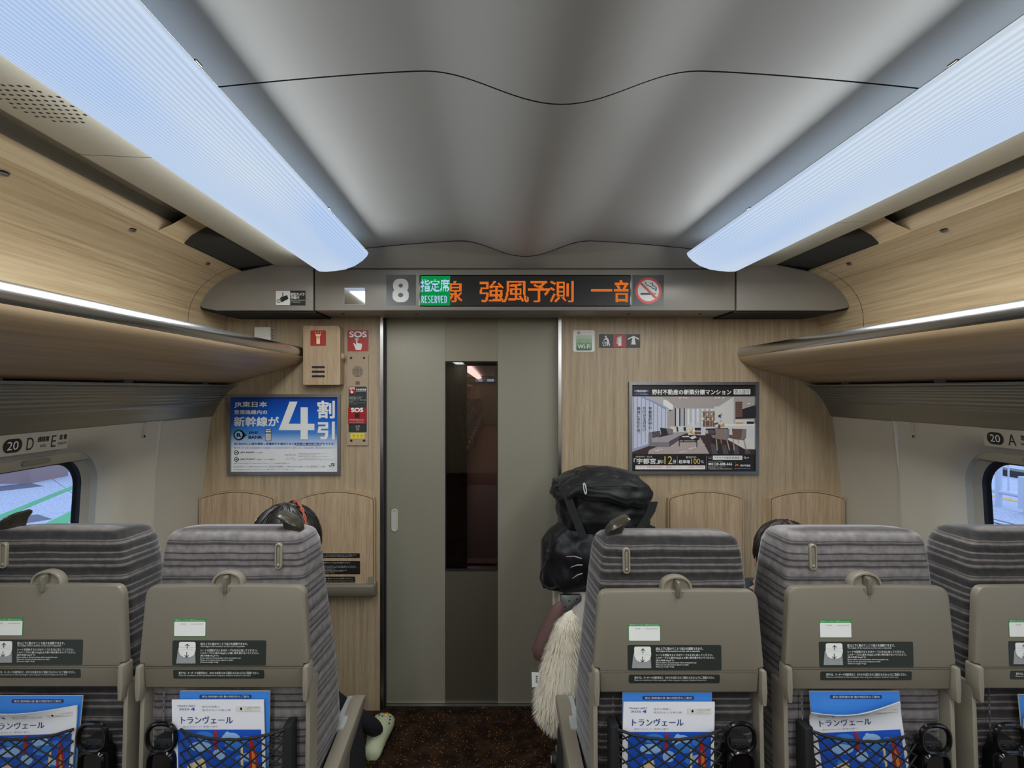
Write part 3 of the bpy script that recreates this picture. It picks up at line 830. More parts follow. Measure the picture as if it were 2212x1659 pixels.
# LED display
D_ = YH
disp = empty('led_display', P(1134, 662, D_), label='black LED display with green reserved tile and orange scrolling text', cat='display')
x0, x1, z0, z1 = hx(906), hx(1363), hz(662.5), hz(594)
o = rrect(x0, z0, x1, z1, 0.008, 4)
mb = MB(); mb.rings([[(x, D_ - h, z) for x, z in r] for r, h in ((o, 0.0), (o, 0.003), (inset(o, 0.004), 0.0035), (inset(o, 0.0045), 0.0012))], 'black_gloss'); mb.build('bezel', disp)
mb = MB(); i_ = inset(o, 0.004); mb.face([(x, D_ - 0.0012, z) for x, z in i_], 'led_board'); mb.build('led_board', disp, sharp=0)
ROWS = 36; ph = (z1 - z0 - 0.010) / ROWS
lx0 = x0 + 0.006; lz0 = z0 + 0.005
def led_cells(txt, c0, c1, r0, r1, need=3):
    """columns / rows lit by the text fitted into the cell box (rows counted from the top)"""
    vs, fs = glyphs(txt)
    bv = BVHTree.FromPolygons([Vector((x, y, 0)) for x, y in vs], fs)
    ax = min(v[0] for v in vs); bx = max(v[0] for v in vs); ay = min(v[1] for v in vs); by = max(v[1] for v in vs)
    out = set()
    for c in range(c0, c1):
        for r in range(r0, r1):
            x = ax + (c + .5 - c0) / (c1 - c0) * (bx - ax); y = by - (r + .5 - r0) / (r1 - r0) * (by - ay)
            hw = 0.3 * (bx - ax) / (c1 - c0); hh = 0.3 * (by - ay) / (r1 - r0)
            n_ = sum(bv.ray_cast(Vector((x + i * hw, y + j * hh, 1)), Vector((0, 0, -1)))[0] is not None for i in (-1, 0, 1) for j in (-1, 0, 1))
            if n_ >= need: out.add((c, r))
    return out
def led_mesh(cells, m, name, f=0.8, lay=2):
    mb = MB(); g = ph * (1 - f) / 2
    for c, r in sorted(cells):
        xx = lx0 + c * ph; zz = lz0 + (ROWS - 1 - r) * ph; y = D_ - 0.0012 - 0.0004 * lay
        mb.face([(xx + g, y, zz + g), (xx + ph - g, y, zz + g), (xx + ph - g, y, zz + ph - g), (xx + g, y, zz + ph - g)], m)
    mb.build(name, disp, sharp=0)
px2c = lambda px: int(round((hx(px) - lx0) / ph))
NC = int((x1 - 0.006 - lx0) / ph)
w = led_cells('指', px2c(909), px2c(929), 4, 19) | led_cells('定', px2c(931), px2c(950), 4, 19) | led_cells('席', px2c(952), px2c(971), 4, 19)
gcols = px2c(972)
DOT = {'R': '655566555', 'E': '744464447', 'S': '344421116', 'V': '555555222', 'D': '655555556'}
c_ = px2c(911)
for ch in 'RESERVED':
    for r, q in enumerate(DOT[ch]):
        for k in range(3):
            if int(q) & (4 >> k): w.add((c_ + k, 24 + r))
    c_ += 4
w = {(c, r) for c, r in w if c < gcols}
led_mesh(w, 'led_white', 'reserved_lettering', 0.9, 3)
led_mesh({(c, r) for c in range(0, gcols) for r in range(0, ROWS)} - w, 'led_green', 'green_tile', 0.86)
o_ = led_cells('線', px2c(973) - 14, px2c(999), 6, 32, 2)
o_ = {(c, r) for c, r in o_ if c >= gcols}
for ch, p0, p1 in (('強', 1037, 1090), ('風', 1088, 1142), ('予', 1140, 1188), ('測', 1186, 1240)):
    o_ |= led_cells(ch, px2c(p0), px2c(p1), 6, 32, 2)
o_ |= led_cells('一', px2c(1276), px2c(1322), 16, 19, 2)
o_ |= {(c, r) for c, r in led_cells('部', px2c(1326), px2c(1380), 5, 32, 2) if c < NC}
led_mesh(o_, 'led_orange', 'scrolling_lettering', 0.86)
# number plate 8
mb = MB(); sh = Sheet(mb, wallfn(D_)); sh.rect(834.5, 593.5, 898.5, 660, 'plate_grey', 1); sh.text('8', 850, 604, 881, 651, 'white', 2, 0.03)
mb.build('car_number_plate', sharp=0, label='dark grey plate with a white number 8 beside the display', cat='sign')
# no smoking plate
mb = MB(); sh = Sheet(mb, wallfn(D_, (1000, 570, 4.424))); sh.rect(1620, 106, 1920, 405, 'plate_charcoal', 1, 6)
sh.disc(1771, 256, 126, 'red_ring', 2); sh.disc(1771, 256, 102, 'white', 3)
sh.rect(1696, 278, 1818, 297, 'label_black', 4); sh.rect(1824, 278, 1830, 297, 'label_black', 4); sh.rect(1838, 278, 1845, 297, 'label_black', 4)
sh.line([(1742, 172), (1746, 192), (1760, 208), (1786, 214), (1800, 222), (1812, 236), (1838, 240), (1842, 262)], 7, 'label_black', 4)
sh.line([(1786, 188), (1806, 184), (1814, 194), (1806, 208), (1826, 214), (1846, 226), (1848, 250)], 7, 'label_black', 4)
sh.line([(1700, 185), (1842, 327)], 22, 'red_ring', 5)
mb.build('no_smoking_sign', sharp=0, label='square no smoking sign with a red ring at the end of the display', cat='sign')
# mirror-like inspection window
t = empty('inspection_window', P(766, 658, D_), label='small dark mirrored window set in the header beside the number plate', cat='window')
o = rrect(hx(743), hz(658.5), hx(789.5), hz(620.5), 0.004, 3)
mb = MB(); mb.rings([[(x, D_ - h, z) for x, z in r] for r, h in ((o, 0.0), (o, 0.0025), (inset(o, 0.002), 0.0025), (inset(o, 0.0025), 0.0006))], 'header'); mb.build('rim', t)
mb = MB(); i_ = inset(o, 0.0025)
mb.face([(x, D_ - 0.0008, z) for x, z in i_], 'mirror'); mb.build('mirror_glass', t, sharp=0)
# security camera notice
mb = MB(); sh = Sheet(mb, wallfn(D_, (560, 570, 5.027)))
sh.rect(177, 290, 503, 452, 'label_dark', 1, 8); sh.rect(180, 293, 336, 448, 'white', 2, 6)
sh.rect(253, 310, 262, 350, 'label_dark', 3); sh.poly([(237, 360), (304, 340), (319, 380), (250, 416)], 'label_dark', 3)
sh.poly([(228, 372), (237, 364), (250, 412), (240, 418)], 'label_dark', 4); sh.ring(212, 405, 14, 20, 'label_dark', 4); sh.line([(222, 392), (240, 376)], 5, 'label_dark', 3)
sh.text('防犯カメラ', 343, 314, 492, 346, 'white', 2, 0.03); sh.text('作動中', 343, 350, 434, 382, 'white', 2, 0.03)
sh.text('Security Cameras', 343, 388, 496, 404, 'white', 2, 0.015); sh.text('in Operation', 343, 408, 447, 424, 'white', 2, 0.015)
mb.build('camera_notice', sharp=0, label='black and white security camera notice on the header', cat='sign')
# ------------------------------------------------------------------ things on the end wall
WD = Y1
def wpx(x, y, h): p = P(x, y, WD); p.y -= h; return p          # photo pixel on the end wall, h metres proud of it
def frame_parts(parent, x0, y0, x1, y1, w, m):
    for nm, pts in (('frame_rail', [(x0, y0), (x1, y0), (x1 - w, y0 + w), (x0 + w, y0 + w)]), ('frame_rail', [(x0, y1), (x1, y1), (x1 - w, y1 - w), (x0 + w, y1 - w)]), ('frame_stile', [(x0, y0), (x0 + w, y0 + w), (x0 + w, y1 - w), (x0, y1)]), ('frame_stile', [(x1, y0), (x1 - w, y0 + w), (x1 - w, y1 - w), (x1, y1)])):
        mb = MB()
        mb.prism(pts, wpx, 0.0, 0.016, m, 0.0)
        mb.build(nm, parent)
# --- blue fare poster
t = empty('poster', wpx(615, 1024, 0.0), label='framed blue poster advertising four tenths off fares', cat='poster')
frame_parts(t, 494, 851.5, 737, 1025, 6.5, 'steel_dull')
mb = MB(); sh = Sheet(mb, lambda x, y, l: wpx(490 + x / 8.508, 840 + y / 8.508, 0.004 + 0.0004 * l))
sh.rect(85, 150, 2040, 1530, 'poster_white', 0); sh.rect(85, 150, 2040, 1080, 'poster_blue', 1)
sh.text('JR東日本', 148, 235, 745, 348, 'white', 2, 0.025); sh.text('営業路線内の', 148, 388, 748, 466, 'white', 2, 0.02)
sh.text('新幹線が', 143, 512, 960, 686, 'white', 2, 0.024)
sh.poly([(1160, 233), (1305, 233), (1145, 640), (1362, 640), (1362, 338), (1494, 338), (1494, 640), (1615, 640), (1615, 758), (1494, 758), (1494, 922), (1362, 922), (1362, 758), (958, 758)], 'white', 2)
sh.text('割', 1678, 224, 1980, 534, 'white', 2, 0.026); sh.text('引', 1683, 610, 1977, 916, 'white', 2, 0.03)
sh.disc(228, 847, 100, 'poster_green', 2); sh.poly([(262, 752), (380, 848), (262, 940)], 'poster_green', 2); sh.disc(228, 847, 70, 'mag_cloud', 3); sh.text('R', 196, 815, 268, 880, 'poster_ink', 4, 0.05); 
sh.text('JRE', 408, 782, 580, 832, 'poster_ink', 3, 0.03); sh.text('BANK', 408, 862, 660, 912, 'poster_ink', 3, 0.03)
sh.rect(712, 730, 826, 956, 'poster_ink', 2, 14); sh.rect(720, 738, 818, 948, 'offwhite', 3, 12); sh.rect(716, 758, 822, 770, 'poster_ink', 4); sh.rect(720, 800, 820, 818, 'poster_green', 4); sh.rect(726, 826, 814, 940, 'ad_pale', 4); sh.rect(770, 820, 812, 832, 'yellow', 5)
for k in range(6): sh.rect(732, 850 + 14 * k, 806, 853 + 14 * k, 'grey', 5)
sh.text('JRE BANKに口座を開設し各種条件を達成すると新幹線の優待割引券がもらえる!', 137, 985, 1980, 1034, 'poster_navy', 2, 0.025)
sh.rect(1266, 1038, 1738, 1046, 'poster_navy', 2)
sh.text('※割引券1枚でJR東日本営業路線内の片道運賃および片道料金を4割引でご提供します。(年間2回判定、最大年10枚プレゼント)', 137, 1070, 1980, 1102, 'poster_sky', 2)
for yy, wd, nm in ((1170, 'のご利用で', 'JRE BANK'), (1295, 'を貯めて、おトクな毎日を!', 'JRE POINT')):
    sh.disc(182, yy, 42, 'poster_green', 2); sh.poly([(205, yy - 34), (240, yy), (205, yy + 34)], 'poster_green', 2); sh.disc(182, yy, 28, 'poster_white', 3); sh.rect(164, yy - 9, 200, yy + 9, 'poster_green', 4)
    sh.text(nm, 258, yy - 17, 512 if 'B' in nm else 528, yy + 15, 'poster_ink', 2, 0.02)
    sh.text(wd, 532 if 'B' in nm else 560, yy - 13, 676 if 'B' in nm else 890, yy + 14, 'poster_ink', 2)
sh.text('JRE BANK', 1066, 1203, 1282, 1226, 'poster_green', 2, 0.01)
sh.text('楽 天 銀 行', 1100, 1260, 1250, 1278, 'grey', 2); sh.text('JREバンク支店', 1080, 1290, 1280, 1302, 'grey', 2)
for yy, x0_, x1_, s_ in ((1187, 1318, 1840, '所属銀行:楽天銀行株式会社 銀行代理業者:株式会社ビューカード'), (1215, 1318, 1640, '許可番号:関東財務局長(銀代)第433号'), (1242, 1318, 1876, '取扱業務:円普通預金および円定期預金の受入れ、資金の貸付け'), (1270, 1410, 1735, 'の契約の締結の媒介を行います'), (1298, 1318, 1985, '口座開設の際は手数料や契約の内容をよくご確認のうえお申し込みください')):
    sh.text(s_, x0_, yy - 8, x1_, yy + 8, 'grey', 2)
sh.text('※JRE POINTを貯めるにはJRE POINT WEBサイトへの登録が必要です。', 130, 1357, 1165, 1373, 'poster_ink', 2)
sh.text('JRE POINT WEBサイトへの登録がまだお済みでない方は', 130, 1420, 752, 1442, 'poster_ink', 2); sh.text('JRE POINT WEB登録', 785, 1420, 1035, 1440, 'poster_ink', 2); sh.text('で検索  JRE BANKの詳細については', 1095, 1420, 1520, 1440, 'poster_ink', 2); sh.text('JRE BANK', 1545, 1420, 1675, 1440, 'poster_ink', 2); sh.text('で検索', 1745, 1420, 1808, 1440, 'poster_ink', 2)
for xx0, xx1 in ((765, 1085), (1525, 1735)):
    r_ = rrect(xx0, 1410, xx1, 1450, 19, 5); r_.append(r_[0]); sh.line(r_, 3, 'grey', 2)
sh.text('割引の適用条件などは変更となる場合がございます。最新の情報はホームページをご確認ください。', 130, 1474, 1245, 1490, 'poster_ink', 2)
# company mark: J and R drawn as one line
sh.line([(1885, 1396), (1885, 1410), (1895, 1418), (1916, 1418), (1926, 1408), (1926, 1368)], 12, 'poster_green', 3)
sh.line([(1924, 1368), (1974, 1368), (1983, 1376), (1983, 1388), (1974, 1396), (1944, 1396), (1980, 1420)], 12, 'poster_green', 3)
sh.text('JR東日本', 1895, 1432, 1975, 1444, 'poster_green', 2); sh.text('2025年4月現在', 1850, 1474, 1985, 1486, 'grey', 2)
mb.build('print', t, sharp=0)
# --- flat advertisement
t = empty('poster', wpx(1496, 1022, 0.0), label='framed black poster with a living room photograph for a flat', cat='poster')
frame_parts(t, 1357.5, 825, 1636, 1024, 6.5, 'steel_dull')
mb = MB(); sh = Sheet(mb, lambda x, y, l: wpx(1340 + x / 7.135, 815 + y / 7.135, 0.004 + 0.00035 * l))
sh.rect(178, 120, 2070, 1445, 'poster_black', 0)
sh.rect(208, 184, 430, 240, 'ad_blue', 2); sh.text('PROUD', 248, 196, 392, 228, 'white', 3, 0.03); sh.rect(212, 208, 240, 216, 'white', 3); sh.rect(398, 208, 428, 216, 'white', 3)
sh.text('プラウド宇都宮馬場通り', 212, 250, 430, 270, 'offwhite', 2)
sh.text('野村不動産の新築分譲マンション', 486, 188, 1702, 268, 'white', 2, 0.025)
sh.rect(1740, 184, 1998, 264, 'white', 2); sh.text('即入居可', 1756, 192, 1984, 254, 'poster_black', 3, 0.01)
# the room in the photograph
sh.rect(180, 296, 2064, 1185, 'ad_wall', 1)
sh.poly([(430, 296), (1740, 296), (1440, 480), (820, 480)], 'ad_ceiling', 2)
sh.poly([(180, 296), (400, 296), (720, 480), (720, 770), (430, 1060), (180, 1130)], 'ad_curtain', 2)
for k in range(9):
    xx = 190 + k * 62; y_ = 300 + max(0, (xx - 400)) * .55; sh.poly([(xx, y_), (xx + 14, y_ + 6), (xx + 12, 1120 - k * 42), (xx, 1130 - k * 42)], 'ad_curtain_fold', 3)
sh.line([(330, 300), (520, 380), (705, 490)], 30, 'ad_curtain_fold', 4); sh.line([(190, 1120), (430, 1040)], 34, 'ad_curtain_fold', 4)
sh.poly([(400, 296), (640, 300), (820, 478), (760, 520), (700, 470)], 'ad_wall', 3)
sh.poly([(655, 350), (700, 345), (810, 430), (806, 495), (770, 500), (655, 425)], 'white', 5)
sh.poly([(720, 520), (830, 480), (850, 760), (720, 770)], 'ad_ceiling', 3)
sh.rect(850, 478, 1440, 800, 'ad_pale', 2)
for xx in (836, 902, 970): sh.rect(xx, 478, xx + 18, 750, 'ad_table', 4)
sh.rect(922, 480, 968, 750, 'ad_wall', 3)
sh.poly([(1440, 450), (1520, 450), (1740, 300), (1740, 720), (1440, 760)], 'offwhite', 3)
sh.rect(1742, 298, 2064, 372, 'ad_ceiling', 3); sh.rect(1764, 370, 2064, 720, 'ad_ceiling', 4); sh.rect(1764, 374, 1872, 610, 'ad_brown', 5)
sh.poly([(1872, 490), (2064, 430), (2064, 630), (1764, 640), (1764, 612), (1872, 610)], 'ad_table', 6); sh.rect(1764, 650, 2050, 718, 'offwhite', 5); sh.rect(1772, 692, 1886, 718, 'ad_flower', 6); sh.rect(1940, 680, 2050, 718, 'ad_table', 6)
sh.poly([(1500, 722), (2064, 722), (2064, 1110), (1900, 1100), (1540, 900)], 'offwhite', 4); sh.poly([(1480, 720), (2064, 715), (2064, 742), (1480, 748)], 'white', 5)
sh.disc(1970, 405, 22, 'white', 7, 9)
for xx in (914, 968, 1010, 1462, 1512, 1578): sh.disc(xx, 318 if xx % 4 else 312, 12, 'white', 5); sh.rect(xx - 4, 296, xx + 4, 310, 'gold', 5)
sh.poly([(640, 870), (1240, 860), (1560, 880), (2064, 1080), (2064, 1185), (180, 1185), (180, 1150), (430, 1060)], 'ad_floor', 3)
sh.poly([(440, 1120), (700, 1010), (960, 930), (1230, 930), (1365, 1175), (420, 1180)], 'ad_rug', 4)
sh.rect(1265, 520, 1450, 760, 'ad_brown', 4); 
for xx in (1300, 1366, 1404, 1440): sh.rect(xx, 525, xx + 12, 760, 'ad_leg', 6)
for yy in (525, 590, 660): sh.rect(1245, yy, 1452, yy + 14, 'ad_leg', 7)
for xx, yy in ((1320, 575), (1385, 570), (1330, 645), (1400, 640), (1262, 640)): sh.rect(xx, yy - 20, xx + 26, yy + 12, 'offwhite', 7)
for xx in range(1320, 1430, 20): sh.disc(xx, 545 + (xx * 7) % 9, 5, 'gold', 8)
sh.rect(1040, 765, 1240, 890, 'ad_pale', 4); sh.rect(1140, 775, 1236, 820, 'ad_table', 5); sh.rect(1140, 835, 1236, 880, 'ad_brown', 5); sh.rect(1240, 770, 1305, 890, 'ad_pale', 5)
for a_, b_ in ((755, 880), (860, 975), (1000, 1070)): sh.poly([(a_, 760), (b_, 758), (b_ + 10, 840), (a_ + 20, 850)], 'offwhite', 6)
sh.poly([(965, 770), (1003, 765), (1003, 820), (970, 825)], 'ad_table', 7); sh.poly([(855, 765), (875, 765), (882, 830), (866, 835)], 'ad_table', 7)
sh.poly([(480, 950), (905, 850), (1040, 850), (905, 905), (745, 990), (745, 1000), (480, 1000)], 'ad_sofa_lite', 6)
sh.poly([(430, 850), (480, 838), (480, 1000), (745, 1000), (745, 1070), (430, 1060)], 'ad_sofa', 7); sh.poly([(480, 840), (600, 822), (622, 900), (490, 940)], 'ad_sofa_dark', 7)
sh.poly([(745, 985), (905, 900), (905, 960), (752, 1070)], 'ad_sofa_dark', 8)
sh.poly([(606, 772), (700, 786), (728, 880), (630, 900)], 'ad_table', 9); sh.poly([(700, 786), (780, 790), (802, 862), (735, 884)], 'ad_sofa', 9); sh.poly([(750, 784), (800, 800), (806, 862), (770, 866)], 'ad_brown', 8)
sh.poly([(895, 950), (960, 890), (1180, 885), (1215, 955), (1170, 970), (900, 968)], 'ad_table', 9)
for xx, y_ in ((895, 1062), (1165, 1075), (960, 1000), (1150, 1000)): sh.rect(xx, 955, xx + 12, y_, 'ad_table', 9)
sh.rect(905, 985, 1165, 998, 'ad_table', 8); sh.poly([(1055, 925), (1140, 895), (1170, 925), (1100, 955)], 'offwhite', 10); sh.poly([(945, 905), (1050, 900), (1055, 920), (945, 920)], 'offwhite', 10)
for k in range(9): sh.disc(1075 + (k * 37) % 70, 800 + (k * 53) % 70, 18, ('ad_flower', 'white', 'gold')[k % 3], 11 + 0.3 * k)
for k in range(14): sh.disc(1450 + (k * 41) % 140, 690 + (k * 29) % 60, 17, ('white', 'offwhite', 'ad_flower', 'ad_brown')[k % 4], 9 + 0.25 * k)
sh.rect(1496, 725, 1532, 780, 'ad_sofa_dark', 13); sh.line([(1525, 690), (1545, 640), (1530, 580)], 6, 'ad_brown', 13); sh.disc(1520, 595, 20, 'ad_violet', 13.4); sh.disc(1545, 570, 14, 'ad_leg', 13.7); sh.disc(1545, 655, 16, 'offwhite', 14)
sh.poly([(1310, 790), (1650, 780), (1660, 800), (1310, 810)], 'ad_table', 7); sh.rect(1400, 800, 1500, 1020, 'ad_table', 5); sh.rect(1345, 810, 1450, 870, 'ad_sofa_dark', 6)
for x_, wd_ in ((1390, 0), (1650, 1)):
    c = 'ad_chair' if wd_ == 0 else 'ad_brown'
    sh.poly([(x_ + 60, 790), (x_ + 230, 795), (x_ + 282, 800), (x_ + 275, 930), (x_ + 240, 965), (x_ + 110, 950), (x_ + 20, 930), (x_, 885), (x_ + 70, 885)], c, 10)
    sh.poly([(x_ + 226, 797), (x_ + 282, 797), (x_ + 268, 935), (x_ + 212, 962)], 'ad_sofa', 11); sh.line([(x_ + 226, 797), (x_ + 206, 960)], 6, 'ad_leg', 12)
    for a_, b_ in ((80, 95), (240, 285), (150, 160)):
        sh.line([(x_ + a_, 950), (x_ + b_, 1125 if a_ != 150 else 1020)], 18 if a_ != 150 else 10, 'ad_leg', 9)
sh.rect(1980, 805, 2064, 930, 'ad_pale', 6, 20)
for k in range(26):
    x_ = 445 + (k * 173) % 880; y_ = 1010 + (k * 97) % 160
    if x_ > 430 + (1180 - y_) * 1.2 and x_ < 1340 - (1180 - y_) * 0.4: sh.disc(x_, y_, 26 + (k * 7) % 22, ('offwhite', 'ad_wall', 'ad_ceiling')[k % 3], 4.3 + 0.02 * k, 7)
for k in range(12): sh.rect(1000 + 36 * k, 484, 1018 + 36 * k, 760 - (k * 31) % 90, 'white' if k % 2 else 'ad_wall', 2.3)
for k in range(7): sh.poly([(1380 + 90 * k, 1020 + 10 * k), (1440 + 90 * k, 1024 + 8 * k), (1500 + 82 * k, 1180), (1410 + 84 * k, 1180)], 'ad_table' if k % 2 else 'ad_sofa_dark', 3.3)
for k in range(6): sh.rect(1770, 386 + 36 * k, 1868, 392 + 36 * k, 'ad_floor', 5.4)
sh.column('宇都宮の中心', 428, 448, 480, 795, 'poster_ink', 12); sh.column('かけがえのない', 340, 448, 388, 830, 'poster_ink', 12); sh.column('価値に充ちた地。', 250, 448, 300, 900, 'poster_ink', 12)
sh.text('宇都宮駅西口・都心部', 230, 1210, 485, 1234, 'offwhite', 2, 0.01); sh.text('「宇都宮」', 205, 1250, 585, 1332, 'white', 2, 0.02); sh.text('駅', 572, 1272, 632, 1326, 'white', 2, 0.02); sh.column('徒歩', 638, 1272, 662, 1324, 'white', 2)
sh.text('12', 676, 1214, 796, 1336, 'gold', 2, 0.01); sh.text('分', 806, 1268, 856, 1326, 'white', 2, 0.02)
sh.rect(871, 1205, 876, 1345, 'grey', 2); sh.rect(1321, 1205, 1326, 1415, 'grey', 2)
sh.text('敷地内外', 1006, 1214, 1170, 1248, 'offwhite', 2, 0.01); sh.text('駐車場', 898, 1272, 1066, 1326, 'white', 2, 0.02); sh.text('100', 1088, 1256, 1224, 1330, 'gold', 2); sh.text('%', 1236, 1278, 1282, 1322, 'offwhite', 2, 0.01)
sh.rect(228, 1356, 1302, 1416, 'white', 2); sh.text('『プラウド宇都宮馬場通り』建物内モデルルーム公開中(予約制)', 236, 1366, 1280, 1406, 'ad_red', 3, 0.01)
sh.rect(1420, 1206, 1874, 1270, 'white', 2); sh.text('プラウド宇都宮馬場通り', 1436, 1220, 1858, 1258, 'poster_ink', 3); sh.rect(1876, 1206, 1996, 1270, 'black', 2); sh.ring(1912, 1236, 10, 16, 'white', 3); sh.line([(1922, 1247), (1934, 1260)], 6, 'white', 3); sh.text('検索', 1940, 1228, 1978, 1248, 'white', 3)
sh.text('詳しくは', 1352, 1222, 1410, 1236, 'offwhite', 2); sh.text('WEBで', 1352, 1244, 1410, 1258, 'offwhite', 2)
sh.text('お問い合わせは「プラウド宇都宮馬場通り」', 1352, 1290, 1575, 1300, 'offwhite', 2)
sh.rect(1352, 1318, 1392, 1350, 'white', 2, 5); sh.text('0120-688-666', 1398, 1314, 1716, 1354, 'white', 2, 0.02)
sh.text('■営業時間/10:00AM~6:00PM', 1352, 1362, 1630, 1374, 'offwhite', 2); sh.text('■定休日/毎週火・水・木曜日', 1352, 1380, 1560, 1392, 'offwhite', 2)
r_ = [(1356, 1398), (1714, 1398), (1714, 1416), (1356, 1416), (1356, 1398)]; sh.line(r_, 2, 'offwhite', 2); sh.text('携帯電話からもご利用いただけます', 1372, 1402, 1700, 1413, 'offwhite', 2)
sh.text('売主', 1755, 1310, 1778, 1320, 'offwhite', 2); sh.ring(1790, 1372, 18, 34, 'ad_orange', 3, 14, 190, 330); sh.ring(1808, 1358, 12, 24, 'ad_violet', 4, 12, 20, 150); sh.text('野村不動産', 1845, 1344, 1998, 1374, 'white', 2, 0.02); sh.text('国土交通大臣(14)第1370号', 1756, 1400, 1998, 1410, 'offwhite', 2)
mb.build('print', t, sharp=0)
# --- oak torch box
t = empty('torch_box', wpx(703, 832, 0.0), label='oak emergency torch box on the end wall with red torch label', cat='box')
mb = MB(); o = fillet([(666, 707.5), (744, 707.5), (744, 831.5), (666, 831.5)], [3, 9, 3, 3], 4)
mb.prism(o, wpx, 0.0, 0.075, 'oak_table', 0.012); mb.build('body', t)
for yy in (794.5, 804, 813.5):
    mb = MB(); mb.face([wpx(640 + x / 5.722, 690 + y / 5.722, 0.0756) for x, y in rrect(252, (yy - 690) * 5.722 - 13, 411, (yy - 690) * 5.722 + 13, 12.5, 5)], 'black'); mb.build('slot', t, sharp=0)
mb = MB(); c = wpx(745, 771, 0.045); mb.ball(c, (0.012, 0.012, 0.017), 'oak_edge', 12, 8); mb.build('knob', t)
mb = MB(); sh = Sheet(mb, lambda x, y, l: wpx(640 + x / 5.722, 690 + y / 5.722, 0.0755 + 0.0005 * l))
sh.rect(238, 155, 424, 342, 'red_sign', 1, 12); sh.poly([(294, 202), (366, 202), (350, 232), (310, 232)], 'flash_cream', 2); sh.rect(310, 238, 352, 320, 'flash_cream', 2); sh.rect(328, 238, 334, 262, 'red_sign', 3)
sh.line([(294, 174), (304, 190)], 6, 'flash_cream', 2); sh.line([(330, 172), (330, 190)], 6, 'flash_cream', 2); sh.line([(366, 174), (356, 190)], 6, 'flash_cream', 2)
mb.build('torch_label', t, sharp=0)
# --- SOS sign
def hand(sh, x, y, k, m, l):
    q = lambda pts: [(x + a * k, y + b * k) for a, b in pts]
    sh.ring(x + 46 * k, y + 14 * k, 10 * k, 13.5 * k, m, l, 20); sh.ring(x + 46 * k, y + 14 * k, 19 * k, 23 * k, m, l, 24, -220, 40)
    sh.poly(q([(38, 12), (54, 12), (54, 62), (72, 60), (78, 66), (86, 62), (92, 68), (102, 66), (110, 74), (110, 108), (98, 146), (36, 146), (10, 80), (2, 62), (12, 58), (30, 74), (38, 84)]), m, l)
mb = MB(); sh = Sheet(mb, wallfn(WD, (640, 690, 5.722)))
sh.rect(633, 135, 894, 395, 'red_sign', 1, 10); sh.text('SOS', 660, 150, 868, 218, 'white', 2, 0.03); hand(sh, 702, 232, 1.0, 'white', 2)
mb.build('emergency_sign', sharp=0, label='red SOS sign with a pointing hand above the call panel', cat='sign')
# --- emergency call panel
t = empty('call_panel', wpx(773, 962, 0.0), label='beige emergency call panel with red SOS button plate', cat='intercom')
cf = lambda x, y, h: wpx(640 + x / 5.722, 690 + y / 5.722, h)
mb = MB(); mb.prism(rrect(632, 425, 896, 1555, 14, 4), cf, 0, 0.008, 'plate_beige', 0.002); mb.build('plate', t)
for x, y in ((683, 478), (842, 478), (685, 1496), (843, 1496)):
    mb = MB(); mb.prism([(x + 15 * math.cos(2 * PI * k / 12), y + 15 * math.sin(2 * PI * k / 12)) for k in range(12)], cf, 0.008, 0.0095, 'black'); mb.build('screw', t)
mb = MB()
for i in range(9):
    for j in range(9):
        if math.hypot(i - 4, j - 4) > 4.75: continue
        x, y = 763 + (i - 4) * 14.5, 646 + (j - 4) * 14.5
        mb.face([cf(x + a, y + b, 0.0084) for a, b in ((-4.6, -4.6), (4.6, -4.6), (4.6, 4.6), (-4.6, 4.6))], 'label_black')
mb.build('speaker_holes', t, sharp=0)
mb = MB()
for k in range(5): mb.face([cf(x, y, 0.0084) for x, y in ((738, 768 + 8 * k), (789, 768 + 8 * k), (789, 773 + 8 * k), (738, 773 + 8 * k))], 'label_black')
mb.build('microphone_slots', t, sharp=0)
pf = lambda x, y, l: cf(x, y, 0.0083 + 0.0004 * l)
mb = MB(); sh = Sheet(mb, pf); sh.rect(652, 830, 876, 1394, 'label_dark', 0, 14)
sh.rect(658, 836, 734, 914, 'red_sign', 1, 4); sh.text('SOS', 664, 840, 728, 864, 'white', 2, 0.03); hand(sh, 672, 866, 0.32, 'white', 2)
sh.text('非常通話装置', 744, 856, 868, 878, 'white', 1, 0.02); sh.text('Emergency intercom', 744, 882, 866, 894, 'white', 1)
for k, (s_, xe) in enumerate((('非常の場合はボタンを押して', 826), ('乗務員に通話して下さい', 806), ('ランプが点灯したら、乗務員と通話', 866), ('できます', 712))): sh.text(s_, 662, 953 + 18 * k, xe, 966 + 18 * k, 'offwhite', 1)
sh.text('In case of emergency, push the button', 662, 1025, 858, 1036, 'grey', 1); sh.text('to call the crew', 662, 1040, 748, 1050, 'grey', 1)
sh.text('マイク', 744, 1308, 790, 1322, 'white', 1, 0.02); sh.text('Microphone', 734, 1326, 796, 1336, 'white', 1); sh.rect(746, 1346, 782, 1370, 'plate_beige', 1, 3); sh.rect(752, 1352, 776, 1360, 'label_dark', 2)
mb.build('instruction_label', t, sharp=0)
mb = MB(); mb.prism(rrect(650, 1087, 873, 1290, 6, 3), cf, 0.008, 0.014, 'red_deep', 0.001)
sh = Sheet(mb, lambda x, y, l: cf(x, y, 0.0141 + 0.0004 * l)); sh.text('SOS', 690, 1094, 832, 1142, 'white', 1, 0.04)
for k, xe in enumerate((846, 844)): sh.text(('非常の場合は強く押して下さい', 'ボタンを押すと列車が止まります')[k], 668, 1230 + 16 * k, xe, 1241 + 16 * k, 'white', 1)
sh.text('Push the button strongly in an emergency', 668, 1266, 848, 1276, 'white', 1)
mb.build('button_plate', t)
mb = MB(); mb.prism(rrect(735, 1158, 789, 1212, 5, 3), cf, 0.014, 0.017, 'black', 0.001); mb.build('button', t)
